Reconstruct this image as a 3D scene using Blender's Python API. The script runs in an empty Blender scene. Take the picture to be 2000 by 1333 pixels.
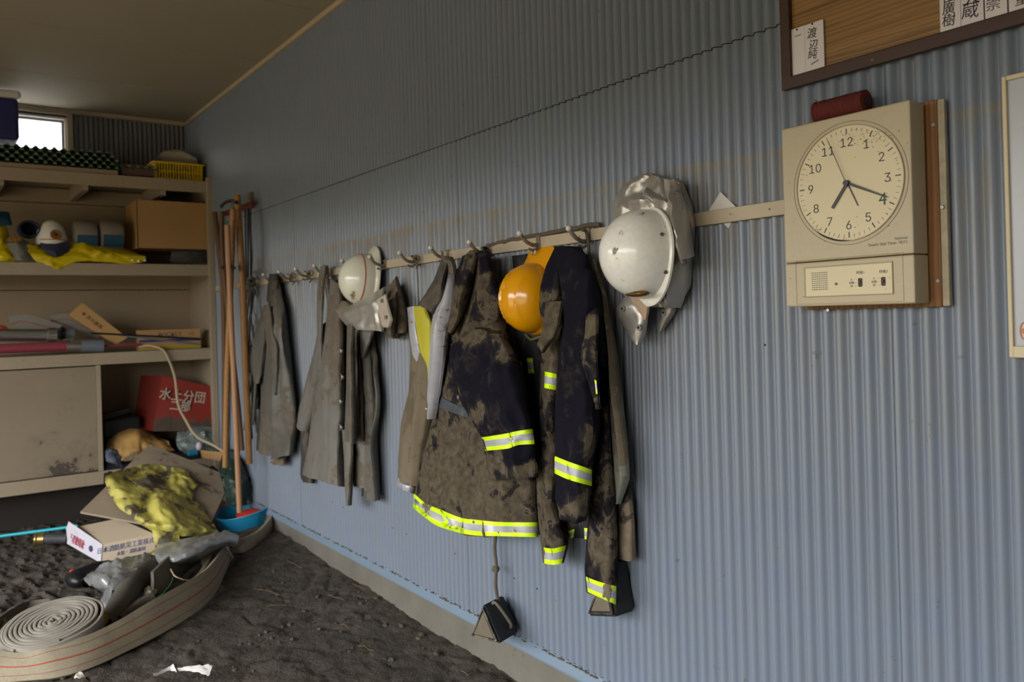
import bpy, bmesh, math, random
import numpy as np
from mathutils import Vector, Matrix, noise
from mathutils.bvhtree import BVHTree
random.seed(7)
sc = bpy.context.scene
COL = sc.collection
PI = math.pi
# ------------------------------------------------------------------ camera
F, CX, CY, YAW, ROLL, H, D = 1569.0, 1000.0, 614.4, 0.63196, -0.02827, 1.292, 1.6918
cy_, sy_ = math.cos(YAW), math.sin(YAW)
cr_, sr_ = math.cos(ROLL), math.sin(ROLL)
fwd = Vector((cy_, -sy_, 0)); rgt0 = Vector((-sy_, -cy_, 0)); dwn0 = Vector((0, 0, -1))
rgt = rgt0 * cr_ - dwn0 * sr_
dwn = rgt0 * sr_ + dwn0 * cr_
CAM = Vector((0, D, H))
cam = bpy.data.cameras.new('camera'); camo = bpy.data.objects.new('camera', cam); COL.objects.link(camo)
m = Matrix.Identity(4)
for i in range(3):
    m[i][0] = rgt[i]; m[i][1] = -dwn[i]; m[i][2] = -fwd[i]; m[i][3] = CAM[i]
camo.matrix_world = m
cam.sensor_width = 36; cam.lens = F / 2000 * 36
cam.shift_y = -(666.5 - CY) / 2000
cam.clip_start = .05; cam.clip_end = 200
cam.dof.use_dof = True; cam.dof.focus_distance = 2.05; cam.dof.aperture_fstop = 4.5
sc.camera = camo
# ------------------------------------------------------------------ world, light, exposure
sc.view_settings.view_transform = 'Standard'
sc.view_settings.look = 'None'
sc.view_settings.exposure = 0.0
sc.view_settings.gamma = 1.0
sc.view_settings.use_curve_mapping = False
sc.cycles.max_bounces = 7; sc.cycles.diffuse_bounces = 5; sc.cycles.glossy_bounces = 3
sc.cycles.sample_clamp_indirect = 4.0
sc.cycles.use_denoising = True
try: sc.cycles.denoiser = 'OPENIMAGEDENOISE'
except Exception: pass
SKY = 11.0
w = bpy.data.worlds.new('overcast_sky'); sc.world = w; w.use_nodes = True
wn = w.node_tree; wn.nodes.clear()
wo = wn.nodes.new('ShaderNodeOutputWorld'); wb = wn.nodes.new('ShaderNodeBackground')
wr = wn.nodes.new('ShaderNodeValToRGB'); ws = wn.nodes.new('ShaderNodeSeparateXYZ'); wt = wn.nodes.new('ShaderNodeTexCoord')
wn.links.new(wt.outputs['Generated'], ws.inputs[0]); wn.links.new(ws.outputs[2], wr.inputs[0])
wn.links.new(wr.outputs[0], wb.inputs[0]); wn.links.new(wb.outputs[0], wo.inputs[0])
wr.color_ramp.elements[0].position = 0.0; wr.color_ramp.elements[0].color = (.98, .97, .95, 1)
wr.color_ramp.elements[1].position = 1.0; wr.color_ramp.elements[1].color = (.90, .96, 1.0, 1)
wb.inputs[1].default_value = SKY

def area_portal(name, loc, rot, sx, sy):
    l = bpy.data.lights.new(name, 'AREA'); l.shape = 'RECTANGLE'; l.size = sx; l.size_y = sy
    l.cycles.is_portal = True
    o = bpy.data.objects.new(name, l); COL.objects.link(o); o.location = loc; o.rotation_euler = rot
    o['kind'] = 'helper'
    return o
RX0, RX1, RY1, CZ = -2.5, 6.506, 3.9, 2.848          # room: x from back wall to end wall, y from right wall to left wall
OX0, OX1, OZ1 = -1.4, 4.8, 2.15                        # the open shutter in the left wall
area_portal('shutter_portal', ((OX0 + OX1) / 2, RY1 + .05, OZ1 / 2), (-PI / 2, 0, 0), OX1 - OX0, OZ1)

# ------------------------------------------------------------------ helpers
def ray(px, py):
    vx, vy = (px - CX) / F, (py - CY) / F
    return rgt * vx + dwn * vy + fwd
def P(px, py, X=None, Y=None, Z=None, d=None):
    r = ray(px, py)
    if Y is not None: t = (Y - D) / r.y
    elif X is not None: t = X / r.x
    elif Z is not None: t = (Z - H) / r.z
    else: t = d
    return CAM + r * t
def proj(v):
    q = Vector(v) - CAM
    z = q.dot(fwd)
    return CX + F * q.dot(rgt) / z, CY + F * q.dot(dwn) / z
def lin(c):
    if isinstance(c, str):
        c = [int(c[i:i + 2], 16) / 255 for i in (0, 2, 4)]
    return tuple((x / 12.92 if x <= .04045 else ((x + .055) / 1.055) ** 2.4) for x in c) + (1.0,)
MATS = {}
def mat(name, color, rough=.6, metal=0.0, var=None, bump=None, mud=None, spots=None, stretch=None, wave=None, spec=None, coat=0, trans=0, alpha=None, fine=None, flood=None):
    """var=(scale,color2,amount) bump=(scale,strength,distance) mud=(color,scale) uses attribute 'mud'; spots=(scale,color,threshold)"""
    if name in MATS: return MATS[name]
    m = bpy.data.materials.new(name); m.use_nodes = True; nt = m.node_tree; N, L = nt.nodes, nt.links
    b = N['Principled BSDF']
    tc = N.new('ShaderNodeTexCoord'); src = tc.outputs['Object']
    if stretch:
        mp = N.new('ShaderNodeMapping'); mp.inputs['Scale'].default_value = stretch; L.new(src, mp.inputs[0]); src2 = mp.outputs[0]
    else: src2 = src
    def nz(scale, detail=5, rough_=.6, dist=0, s=None):
        n = N.new('ShaderNodeTexNoise'); n.inputs['Scale'].default_value = scale; n.inputs['Detail'].default_value = detail
        n.inputs['Roughness'].default_value = rough_; n.inputs['Distortion'].default_value = dist
        L.new(s if s is not None else src, n.inputs['Vector']); return n.outputs['Fac']
    def mix(fac, a, bb):
        x = N.new('ShaderNodeMix'); x.data_type = 'RGBA'
        if isinstance(fac, float): x.inputs[0].default_value = fac
        else: L.new(fac, x.inputs[0])
        for k, v in ((6, a), (7, bb)):
            if isinstance(v, tuple): x.inputs[k].default_value = v
            else: L.new(v, x.inputs[k])
        return x.outputs[2]
    def rng(v, a, bb, c=0.0, dd=1.0):
        x = N.new('ShaderNodeMapRange'); L.new(v, x.inputs[0])
        for k, q in ((1, a), (2, bb), (3, c), (4, dd)): x.inputs[k].default_value = q
        return x.outputs[0]
    def ma(op, a, bb):
        x = N.new('ShaderNodeMath'); x.operation = op
        for k, v in ((0, a), (1, bb)):
            if isinstance(v, (int, float)): x.inputs[k].default_value = v
            else: L.new(v, x.inputs[k])
        return x.outputs[0]
    c = lin(color)
    if wave:   # wood grain or weave: (scale, color2, distortion, direction)
        wv = N.new('ShaderNodeTexWave'); wv.inputs['Scale'].default_value = wave[0]; wv.inputs['Distortion'].default_value = wave[2]
        wv.bands_direction = wave[3]; wv.inputs['Detail'].default_value = 3; wv.inputs['Detail Scale'].default_value = 1.2
        L.new(src2, wv.inputs['Vector']); c = mix(wv.outputs['Fac'], c, lin(wave[1]))
    if var: c = mix(rng(nz(var[0], s=src2), .5 - .25, .5 + .25, 0, var[2]), c, lin(var[1]))
    if fine: c = mix(rng(nz(fine[0], 2), .35, .65, 0, fine[2]), c, lin(fine[1]))
    if spots: c = mix(rng(nz(spots[0], 3, .7), spots[2], spots[2] + .04, 0, .85), c, lin(spots[1]))
    r = rough
    if flood:   # silt line left by the flood: stain between two heights above the floor
        sx = N.new('ShaderNodeSeparateXYZ'); gp = N.new('ShaderNodeNewGeometry'); L.new(gp.outputs['Position'], sx.inputs[0])
        mp2 = N.new('ShaderNodeMapping'); mp2.inputs['Scale'].default_value = (1, 1, .12); L.new(gp.outputs['Position'], mp2.inputs[0])
        zz = ma('ADD', sx.outputs[2], ma('MULTIPLY', ma('SUBTRACT', nz(2.5, 3, s=gp.outputs['Position']), .5), .05))
        up = rng(zz, flood + .006, flood - .006); dn = rng(zz, flood - .75, flood - .02)
        k1 = ma('MULTIPLY', ma('MULTIPLY', up, dn), rng(nz(34, 4, .6, s=mp2.outputs[0]), .46, .60, .12, .62))
        edge = ma('MULTIPLY', ma('MULTIPLY', up, rng(zz, flood - .03, flood - .004)), .4)
        c = mix(ma('MINIMUM', ma('ADD', k1, edge), 1.0), c, lin('8b8272')); r = ma('ADD', ma('MULTIPLY', k1, .4), rough)
    if mud:
        at = N.new('ShaderNodeAttribute'); at.attribute_name = 'mud'
        n1 = nz(mud[1], 8, .65, .6); n2 = nz(mud[1] * .35, 4, .5, .3)
        s = ma('ADD', at.outputs['Fac'], ma('MULTIPLY', ma('SUBTRACT', n1, .5), 2.1))
        s = ma('ADD', s, ma('MULTIPLY', ma('SUBTRACT', n2, .5), 1.2))
        f = rng(s, .47, .53)
        mc = mix(rng(nz(mud[1] * 2.5, 3), .3, .7), lin(mud[0]), lin(mud[2]))
        f2 = ma('MAXIMUM', f, rng(s, .2, .5, 0, .28))
        c = mix(f2, c, mc)
        r = ma('ADD', ma('MULTIPLY', f, .9 - rough), rough)
    if isinstance(c, tuple): b.inputs['Base Color'].default_value = c
    else: L.new(c, b.inputs['Base Color'])
    if isinstance(r, (int, float)): b.inputs['Roughness'].default_value = r
    else: L.new(r, b.inputs['Roughness'])
    b.inputs['Metallic'].default_value = metal
    if spec is not None: b.inputs['Specular IOR Level'].default_value = spec
    if coat: b.inputs['Coat Weight'].default_value = coat; b.inputs['Coat Roughness'].default_value = .15
    if trans: b.inputs['Transmission Weight'].default_value = trans
    if alpha is not None: b.inputs['Alpha'].default_value = alpha
    if bump:
        bp = N.new('ShaderNodeBump'); bp.inputs['Strength'].default_value = bump[1]; bp.inputs['Distance'].default_value = bump[2]
        h = nz(bump[0], 6, .65)
        if mud: h = ma('ADD', ma('MULTIPLY', h, .35), ma('MULTIPLY', nz(22, 5, .6, 1.2), 2.2))
        if mud: h = ma('ADD', h, ma('MULTIPLY', f, .9))
        L.new(h, bp.inputs['Height']); L.new(bp.outputs[0], b.inputs['Normal'])
    MATS[name] = m; return m

ORG = {}
def unique(name): return name
def obj(name, V, Fc, m, parent=None, smooth=False, attr=None, origin=None):
    """link one mesh; V in world coordinates"""
    V = [Vector(v) for v in V]
    if parent is not None: org = ORG[parent.name]
    elif origin is not None: org = Vector(origin)
    else:
        lo = Vector([min(v[i] for v in V) for i in range(3)]); hi = Vector([max(v[i] for v in V) for i in range(3)])
        org = Vector(((lo.x + hi.x) / 2, (lo.y + hi.y) / 2, lo.z))
    me = bpy.data.meshes.new(name)
    me.from_pydata([v - org for v in V], [], [tuple(f) for f in Fc])
    if m is not None:
        for q in (m if isinstance(m, list) else [m]): me.materials.append(q)
    if attr is not None:
        a = me.attributes.new('mud', 'FLOAT', 'POINT'); a.data.foreach_set('value', np.array(attr, dtype=np.float32))
    bm = bmesh.new(); bm.from_mesh(me); bmesh.ops.recalc_face_normals(bm, faces=bm.faces); bm.to_mesh(me); bm.free()
    if smooth:
        me.polygons.foreach_set('use_smooth', [True] * len(me.polygons))
        try: me.set_sharp_from_angle(angle=math.radians(40))
        except Exception: pass
    me.update()
    o = bpy.data.objects.new(name, me); COL.objects.link(o)
    ORG[o.name] = org
    if parent is not None: o.parent = parent
    else: o.location = org
    return o
def tag(o, label, cat, group=None, kind=None):
    if label: o['label'] = label
    if cat: o['category'] = cat
    if group: o['group'] = group
    if kind: o['kind'] = kind
    return o
def thing(name, label, cat, loc, group=None):
    o = bpy.data.objects.new(name, None); COL.objects.link(o); o.location = loc; o.empty_display_size = .05
    ORG[o.name] = Vector(loc)
    return tag(o, label, cat, group)
class MB:
    def __init__(s): s.V = []; s.F = []
    def add(s, VF):
        k = len(s.V); s.V += [Vector(v) for v in VF[0]]; s.F += [tuple(i + k for i in f) for f in VF[1]]; return s
    def obj(s, name, m, parent=None, smooth=False, **k): return obj(name, s.V, s.F, m, parent, smooth, **k)
def box(x0, x1, y0, y1, z0, z1, bev=0, M=None, seg=2):
    bm = bmesh.new(); bmesh.ops.create_cube(bm, size=1)
    for v in bm.verts: v.co = Vector(((x0 + x1) / 2 + v.co.x * (x1 - x0), (y0 + y1) / 2 + v.co.y * (y1 - y0), (z0 + z1) / 2 + v.co.z * (z1 - z0)))
    if bev: bmesh.ops.bevel(bm, geom=list(bm.edges), offset=bev, segments=seg, affect='EDGES', profile=.5)
    bm.verts.ensure_lookup_table(); bm.verts.index_update()
    V = [v.co.copy() for v in bm.verts]; Fc = [[v.index for v in f.verts] for f in bm.faces]; bm.free()
    if M is not None: V = [M @ v for v in V]
    return V, Fc
def hexa(c):   # 8 corners: bottom loop 0-3, top loop 4-7
    return c, [(0, 1, 2, 3), (4, 7, 6, 5), (0, 4, 5, 1), (1, 5, 6, 2), (2, 6, 7, 3), (3, 7, 4, 0)]
def frame(a):
    a = Vector(a).normalized(); u = Vector((0, 0, 1)) if abs(a.z) < .9 else Vector((1, 0, 0))
    x = a.cross(u).normalized(); return x, a.cross(x).normalized()
def tube(pts, r, n=10, cap=True):
    pts = [Vector(p) for p in pts]; V = []; Fc = []
    x = None
    for i, p in enumerate(pts):
        a = (pts[min(i + 1, len(pts) - 1)] - pts[max(i - 1, 0)]).normalized()
        if x is None: x, y = frame(a)
        else:
            x = (x - a * x.dot(a)).normalized(); y = a.cross(x)
        rr = r[i] if isinstance(r, (list, tuple)) else r
        V += [p + (x * math.cos(2 * PI * k / n) + y * math.sin(2 * PI * k / n)) * rr for k in range(n)]
    for i in range(len(pts) - 1):
        for k in range(n):
            Fc.append((i * n + k, i * n + (k + 1) % n, (i + 1) * n + (k + 1) % n, (i + 1) * n + k))
    if cap: Fc.append(tuple(range(n))[::-1]); Fc.append(tuple(range((len(pts) - 1) * n, len(pts) * n)))
    return V, Fc
def cyl(a, b, r, n=24, r2=None): return tube([a, b], [r, r if r2 is None else r2], n)
def sph(c, r, n=10, sx=1, sy=1, sz=1):
    V = []; Fc = []
    for i in range(n + 1):
        th = PI * i / n
        for k in range(2 * n):
            ph = PI * k / n; V.append(Vector(c) + Vector((sx * r * math.sin(th) * math.cos(ph), sy * r * math.sin(th) * math.sin(ph), sz * r * math.cos(th))))
    for i in range(n):
        for k in range(2 * n): Fc.append((i * 2 * n + k, i * 2 * n + (k + 1) % (2 * n), (i + 1) * 2 * n + (k + 1) % (2 * n), (i + 1) * 2 * n + k))
    return V, Fc
def cr(pts, t):   # catmull-rom through a list of tuples, t in [0, n-1]
    n = len(pts); i = min(int(t), n - 2); f = t - i
    p0, p1, p2, p3 = (np.array(pts[max(i - 1, 0)], float), np.array(pts[i], float), np.array(pts[i + 1], float), np.array(pts[min(i + 2, n - 1)], float))
    return .5 * (2 * p1 + (p2 - p0) * f + (2 * p0 - 5 * p1 + 4 * p2 - p3) * f * f + (3 * p1 - p0 - 3 * p2 + p3) * f ** 3)
def smooth_path(pts, k=8):
    n = (len(pts) - 1) * k
    return [Vector(cr(pts, i / k)) for i in range(n + 1)]
def fbm(x, y, z, o=4):
    s = 0; a = 1; t = 0
    for _ in range(o):
        s += a * noise.noise(Vector((x, y, z))); t += a; a *= .5; x *= 2.03; y *= 2.03; z *= 2.03
    return s / t
TREES = []
def shell(name, G, m, parent, back, attr=None, tree=True, smooth=True, key=None):
    """G rows x cols of points (front); back(i,j,p)->point; closed solid"""
    nv, nu = len(G), len(G[0]); V = [p for row in G for p in row]; k = nv * nu
    V += [back(i, j, G[i][j]) for i in range(nv) for j in range(nu)]
    Fc = []
    for i in range(nv - 1):
        for j in range(nu - 1):
            a = i * nu + j; Fc.append((a, a + 1, a + nu + 1, a + nu)); Fc.append((k + a, k + a + nu, k + a + nu + 1, k + a + 1))
    for i in range(nv - 1):
        a = i * nu; Fc.append((a, a + nu, k + a + nu, k + a)); a = i * nu + nu - 1; Fc.append((a, k + a, k + a + nu, a + nu))
    for j in range(nu - 1):
        a = j; Fc.append((a, k + a, k + a + 1, a + 1)); a = (nv - 1) * nu + j; Fc.append((a, a + 1, k + a + 1, k + a))
    if tree: TREES.append((key or name, BVHTree.FromPolygons(V, Fc)))
    return obj(name, V, Fc, m, parent, smooth, attr=(attr + attr if attr is not None else None))
def polyat(poly, t):   # polyline by fraction of its y extent (points monotone in y)
    y0, y1 = poly[0][1], poly[-1][1]; y = y0 + (y1 - y0) * t
    for a, b in zip(poly, poly[1:]):
        if (y <= b[1] and y >= a[1]) or b is poly[-1]:
            f = (y - a[1]) / (b[1] - a[1]) if b[1] != a[1] else 0
            return a[0] + (b[0] - a[0]) * f, y
def smoothpoly(poly, t):
    x, y = polyat(poly, t); e = .025
    if .03 < t < .97:
        xa, _ = polyat(poly, t - e); xb, _ = polyat(poly, t + e); x = (x * 2 + xa + xb) / 4
    return x, y
def interp1(lst, u):
    if u <= lst[0][0]: return lst[0][1]
    for a, b in zip(lst, lst[1:]):
        if u <= b[0]:
            f = (u - a[0]) / (b[0] - a[0]); f = f * f * (3 - 2 * f); return a[1] + (b[1] - a[1]) * f
    return lst[-1][1]
def mudval(spec, x, y):
    if spec is None: return 0
    v = spec[0]
    for (cx, cy, rx, ry, wgt) in spec[1]:
        d = ((x - cx) / rx) ** 2 + ((y - cy) / ry) ** 2
        v += wgt * math.exp(-d)
    return v
def drape(name, L, R, m, parent, edge=3, bulge=6, nu=24, nv=50, top=None, hem=None, ripple=(1.0, 3.5), crump=(.35, 16), folds=(), back=2.0, mud=None, seed=0, tilt=0, prof=.5, key=None, dz=None):
    """hanging cloth between two pixel outlines. depths in cm from the wall"""
    G = []; A = []
    for i in range(nv + 1):
        t = i / nv; l = smoothpoly(L, t); r = smoothpoly(R, t); row = []
        ramp = .45 + .55 * min(1, t * 4)
        e = edge if not isinstance(edge, (list, tuple)) else edge[0] + (edge[1] - edge[0]) * t
        bl = bulge if not isinstance(bulge, (list, tuple)) else bulge[0] + (bulge[1] - bulge[0]) * t
        for j in range(nu + 1):
            u = j / nu; x = l[0] + (r[0] - l[0]) * u; y = l[1] + (r[1] - l[1]) * u
            if top: y += interp1(top, u) * (1 - t) ** 2
            if hem: y += interp1(hem, u) * t ** 3
            q = (4 * u * (1 - u)) ** prof
            d = e + bl * ramp * q + tilt * (u - .5)
            p = P(x, y, Y=d / 100)
            q2 = min(1, 4 * u * (1 - u) * 2.2)
            k = ripple[0] * fbm(p.x * 100 / ripple[1] * .35 + seed * 7.3, p.z * 1.6 + seed, t * .8, 2) * (.3 + .7 * min(1, t * 3)) * q2 * 2
            w1 = fbm(p.x * crump[1] + seed, seed * 3.1, p.z * crump[1], 3); w2 = fbm(p.x * crump[1] * .8 + p.z * 4 + seed * 2, 7.7, p.z * crump[1] * .6 - p.x * 3, 2)
            k += crump[0] * (w1 * .9 + 1.5 * (.12 - abs(w2))) * q2 * 1.6
            for (ua, ub, wd, dp) in folds:
                uc = ua + (ub - ua) * t; z = (u - uc) / wd
                if abs(z) < 3: k += dp * math.exp(-z * z) * min(1, .25 + t * 2) * (1 if dz is None else 1)
            p = p + Vector((0, k / 100, 0)) 
            if p.y < .022: p.y = .022
            row.append(p); A.append(mudval(mud, x, y))
        G.append(row)
    def bk(i, j, p):
        u = j / nu; wgt = min(1, 4 * u * (1 - u) * 1.3)
        yb = (1 - wgt) * (p.y - .006) + wgt * min(back / 100, p.y - .006)
        rr = p - CAM; room = max(0, p.x - G[i][-1].x) * abs(rr.y) / max(rr.x, .1) * .9
        yb = max(yb, p.y - .006 - room)
        return Vector((p.x, max(.0175, yb), p.z))
    return shell(name, G, m, parent, bk, A, key=key)
def sheet(name, rows, axis, m, parent, k=5, thick=.004, crump=(.01, 14), dirv=(0, 0, 1), mud=None, seed=0, tree=True, key=None, lead=None, edgefree=True):
    """crumpled sheet through a net of (px,py,v), v along the given axis in metres"""
    dirv = Vector(dirv).normalized()
    net = [[P(a, b, **{axis: c}) for (a, b, c) in r] for r in rows]
    nv, nu = (len(net) - 1) * k + 1, (len(net[0]) - 1) * k + 1
    G = []; A = []
    for i in range(nv):
        ctl = []
        for j in range(len(net[0])): ctl.append(tuple(cr([tuple(r[j]) for r in net], i / k)))
        row = []
        for j in range(nu):
            p = Vector(cr(ctl, j / k))
            c = crump[0] * (abs(fbm(p.x * crump[1] + seed, p.y * crump[1], p.z * crump[1], 3)) * 3 - .6)
            p = p + dirv * c; row.append(p)
            if mud: A.append(mudval(mud, *proj(p)))
        G.append(row)
    return shell(name, G, m, parent, lambda i, j, p: p - dirv * thick, A if mud else None, tree, key=key)
def hit(px, py, keys, fall):
    r = ray(px, py).normalized(); best = None
    for kk, tr in TREES:
        if kk in keys:
            h = tr.ray_cast(CAM, r)
            if h[0] is not None and (best is None or h[3] < best): best = h[3]
    if best is None: best = fall
    return best, r
def decal(name, top, bot, keys, m, parent, n=16, mrow=4, off=.004, thick=.003, fall=2.5, mud=None, smooth=True, maxdev=.5):
    """thin conforming patch: top and bottom pixel polylines (by parameter)"""
    G = []; last = fall; A = []
    ds = []
    for i in range(mrow + 1):
        row = []
        for j in range(n + 1):
            u = j / n
            a = cr([tuple(p) for p in top], u * (len(top) - 1)); b = cr([tuple(p) for p in bot], u * (len(bot) - 1))
            x, y = a + (b - a) * (i / mrow)
            h, r = hit(x, y, keys, None)
            row.append([h, r, x, y])
        ds.append(row)
    vals = [c[0] for r_ in ds for c in r_ if c[0] is not None]
    med = sorted(vals)[len(vals) // 2] if vals else fall
    def near(i, j):
        if ds[i][j][0] is not None and abs(ds[i][j][0] - med) < maxdev: return ds[i][j][0]
        for k in range(1, n + mrow + 1):
            c_ = [ds[ii][jj][0] for ii in range(max(0, i - k), min(mrow, i + k) + 1) for jj in range(max(0, j - k), min(n, j + k) + 1) if ds[ii][jj][0] is not None and abs(ds[ii][jj][0] - med) < maxdev]
            if c_: return min(c_)
        return med
    fill = [[near(i, j) for j in range(n + 1)] for i in range(mrow + 1)]
    for i, row in enumerate(ds):
        for j, c in enumerate(row): c[0] = fill[i][j]
    for row in ds:
        o = []
        for c in row:
            d = c[0]
            o.append(CAM + c[1] * (d - off)); A.append(mudval(mud, c[2], c[3]) if mud else 0)
        G.append(o)
    return shell(name, G, m, parent, lambda i, j, p: p + (p - CAM).normalized() * thick, A if mud else None, False, smooth)
SANS = None
try:
    import os
    fp = os.path.join(bpy.utils.system_resource('DATAFILES'), 'fonts', 'Inter.woff2')
    if os.path.exists(fp): SANS = bpy.data.fonts.load(fp)
except Exception: SANS = None
def text(name, s, size, loc, facing, m, parent, ext=.0004, ax='CENTER', rot=0, sx=1.0, bold=0, col=None):
    cu = bpy.data.curves.new(name, 'FONT'); cu.body = s; cu.size = size; cu.extrude = ext; cu.align_x = ax; cu.align_y = 'CENTER'; cu.offset = bold
    cu.resolution_u = 3
    if SANS is not None and s.isascii() and '4' not in s: cu.font = SANS; cu.offset = 0
    o = bpy.data.objects.new(name, cu); COL.objects.link(o)
    bpy.context.view_layer.update()
    me = bpy.data.meshes.new_from_object(o); bpy.data.objects.remove(o)
    if facing == 'wall': B = Matrix(((-1, 0, 0), (0, 0, 1), (0, 1, 0)))
    elif facing == 'end': B = Matrix(((0, 0, -1), (-1, 0, 0), (0, 1, 0)))
    else: B = facing
    B = B @ Matrix.Rotation(rot, 3, 'Z') @ Matrix.Diagonal((sx, 1, 1))
    V = [Vector(loc) + B @ v.co for v in me.vertices]; Fc = [tuple(p.vertices) for p in me.polygons]
    bpy.data.meshes.remove(me)
    if not V: return None
    return obj(name, V, Fc, m, parent)

# ------------------------------------------------------------------ materials
M_wall = mat('blue_wall_paint', '7a8597', .30, var=(3.0, '747d89', .6), fine=(9, '84847e', .2), spots=(26, '6d6a62', .70), spec=.5, bump=(60, .08, .002), flood=1.675)
M_wall2 = M_wall
M_endw = mat('end_wall_paint', '75757a', .5, var=(6, '6c6864', .6))
M_ceil = mat('ceiling_board', 'a59c8a', .8, var=(2.5, '9c907c', .5))
M_trim = mat('cream_trim', 'bcab90', .6, var=(6, 'a4957c', .6))
M_conc = mat('concrete_plinth', '736f66', .9, var=(5, '5c574e', .8), spots=(18, '5e564b', .64), bump=(50, .3, .004))
M_flash = mat('blue_flashing', '6f8499', .45, var=(8, '777c80', .5))
M_mud = mat('dried_mud', '534d45', .95, var=(3.5, '403b34', .9), fine=(30, '625b50', .35), bump=(60, .8, .014), spots=(14, '3a342e', .60), spec=.25)
M_shelf = mat('shelf_paint', 'a4957f', .62, var=(4, '96866e', .7), spots=(12, '7d6d5a', .69), fine=(40, 'ab9c86', .3))
M_shelfin = mat('shelf_back_board', '9c8a70', .7, var=(3, '8c7a60', .7))
M_shelfdirt = mat('shelf_muddy_panel', 'b8a88e', .7, mud=('7d7060', 10, '5f5448'))
M_wood = mat('pale_pole_wood', 'a87c4a', .55, stretch=(30, 30, 2), wave=(1.5, '9c7040', 3, 'X'))
M_dwood = mat('old_brown_pole', '6e4f32', .65, stretch=(30, 30, 2), var=(3, '5b422c', .8))
M_ply = mat('plywood_backing', '9a6c3c', .6, stretch=(8, 8, .8), wave=(3.0, '7a5028', 5, 'X'), var=(4, '6e4826', .5))
M_plyedge = mat('plywood_edge', 'c0b69c', .7, var=(30, '8a7c64', .7))
M_frame = mat('dark_wood_frame', '46302a', .5, stretch=(2, 20, 20), var=(5, '382520', .8))
M_board = mat('wood_grain_board', '8a6840', .5, stretch=(.55, 1, 11), wave=(2.6, '5d4425', 11, 'Z'), var=(4, 'a37c4c', .8), bump=(90, .1, .001))
M_plate = mat('white_name_plate', 'd9d4da', .45, spots=(40, 'b8b0a8', .70))
M_ink = mat('black_ink', '15121a', .5)
M_purple = mat('purple_edge', '5a2a66', .5)
M_clock = mat('clock_casing', 'b6a88a', .42, var=(6, 'b0a182', .4), spots=(60, '6b5f48', .74), fine=(60, 'aa9c7c', .25))
M_clock2 = mat('clock_panel', 'b4a88a', .5)
M_dial = mat('clock_dial', 'd8cba8', .5, var=(9, 'cbbd98', .5), spots=(70, '8a7c60', .735))
M_black = mat('black_plastic', '17171a', .4)
M_num = mat('grey_numeral', '34363a', .5)
M_glass = mat('clear_cover', 'ffffff', .05, trans=1.0, spec=.3)
M_white = mat('whiteboard_face', 'b2b5bb', .3, var=(4, 'a8aaae', .5), spots=(50, 'a8a49c', .72))
M_cream = mat('cream_frame', 'cbbd9c', .5, spots=(50, '8a7c60', .72))
M_metal = mat('grey_steel', 'a8a8a6', .35, .8)
M_rail = mat('cream_rail', 'bdaf98', .6, var=(8, 'a6967e', .7), spots=(70, '7a6a55', .68))
M_rust = mat('rusty_hook', '82776a', .65, .1, spots=(90, '5e4a38', .55))
M_tip = mat('white_hook_tip', 'd8d2c4', .5)
M_rope = mat('muddy_rope', '6b6152', .95, bump=(300, .8, .004), var=(60, '5e5446', .8))
M_cord = mat('grey_cord', '55544e', .9, var=(60, '75706a', .6))
MUD1, MUD2 = '635949', '3f382f'
M_navy = mat('navy_muddy_cloth', '11101b', .88, spec=.15, mud=(MUD1, 15, MUD2), bump=(240, .25, .002))
M_grey1 = mat('grey_rubber_coat', '5a5852', .5, mud=('6d6457', 14, '544c41'), bump=(180, .15, .002))
M_grey2 = mat('grey_canvas_coat', '6f6c66', .75, mud=('6e6558', 12, '5c5347'), bump=(220, .25, .002))
M_dgrey = mat('dark_grey_cloth', '3c3a37', .75, mud=('5c5448', 12, '4a4339'), bump=(200, .25, .002))
M_pale = mat('pale_green_grey_cloth', '7e8276', .7, mud=('6f6452', 11, '605644'), bump=(220, .2, .002))
M_beige = mat('dirty_beige_cloth', '716552', .85, mud=('5c5040', 12, '675b4a'), bump=(220, .3, .002))
M_silver = mat('aluminised_cloth', 'bdb9b2', .36, .55, var=(10, '968f86', .5), spots=(25, '8f8474', .66), bump=(30, .25, .008))
M_silver2 = mat('silver_stripe', 'b4b4bc', .4, .15, mud=('7a6f60', 22, '665c4e'))
M_lime = mat('fluorescent_yellow_band', 'dcff08', .5, mud=('75694c', 22, '665c4e'))
M_lime2 = mat('plain_yellow_band', 'b8b030', .6, mud=('7a6f58', 14, '857848'))
M_hwhite = mat('white_helmet_shell', 'f4f2ec', .26, mud=('8f8262', 40, '74684c'), spots=(17, '8f7f62', .685), fine=(70, 'd8d2c2', .25), var=(5, 'eceadf', .5), coat=.4, bump=(14, .03, .004))
M_hwhite2 = mat('cream_helmet_shell', 'e0dfce', .25, mud=('8d7d62', 20, '7a6a50'), coat=.5)
M_hyel = mat('yellow_helmet_shell', 'e09a04', .2, mud=('b08a40', 20, '9a7a3c'), coat=.6)
M_red = mat('red_line', 'c03a2a', .5)
M_spool = mat('red_twine', '6e2420', .8, stretch=(160, 1, 1), wave=(2.0, '4c1816', 1, 'X'), bump=(150, .5, .003))
M_rubber = mat('black_rubber', '1c1f1f', .6, mud=('85796a', 16, '6c6152'))
M_card = mat('cardboard', 'b08a58', .8, var=(5, 'a47e4e', .5))
M_card2 = mat('muddy_cardboard', 'b3a28c', .85, mud=('8a7b68', 9, '6d6154'))
M_ycloth = mat('yellow_raincoat', 'd8c000', .45, var=(12, 'c8a800', .5), bump=(40, .3, .01))
M_ymud = mat('muddy_yellow_raincoat', 'c6bb5c', .5, mud=('6f6654', 14, '5c5446'), bump=(40, .35, .01))
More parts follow.
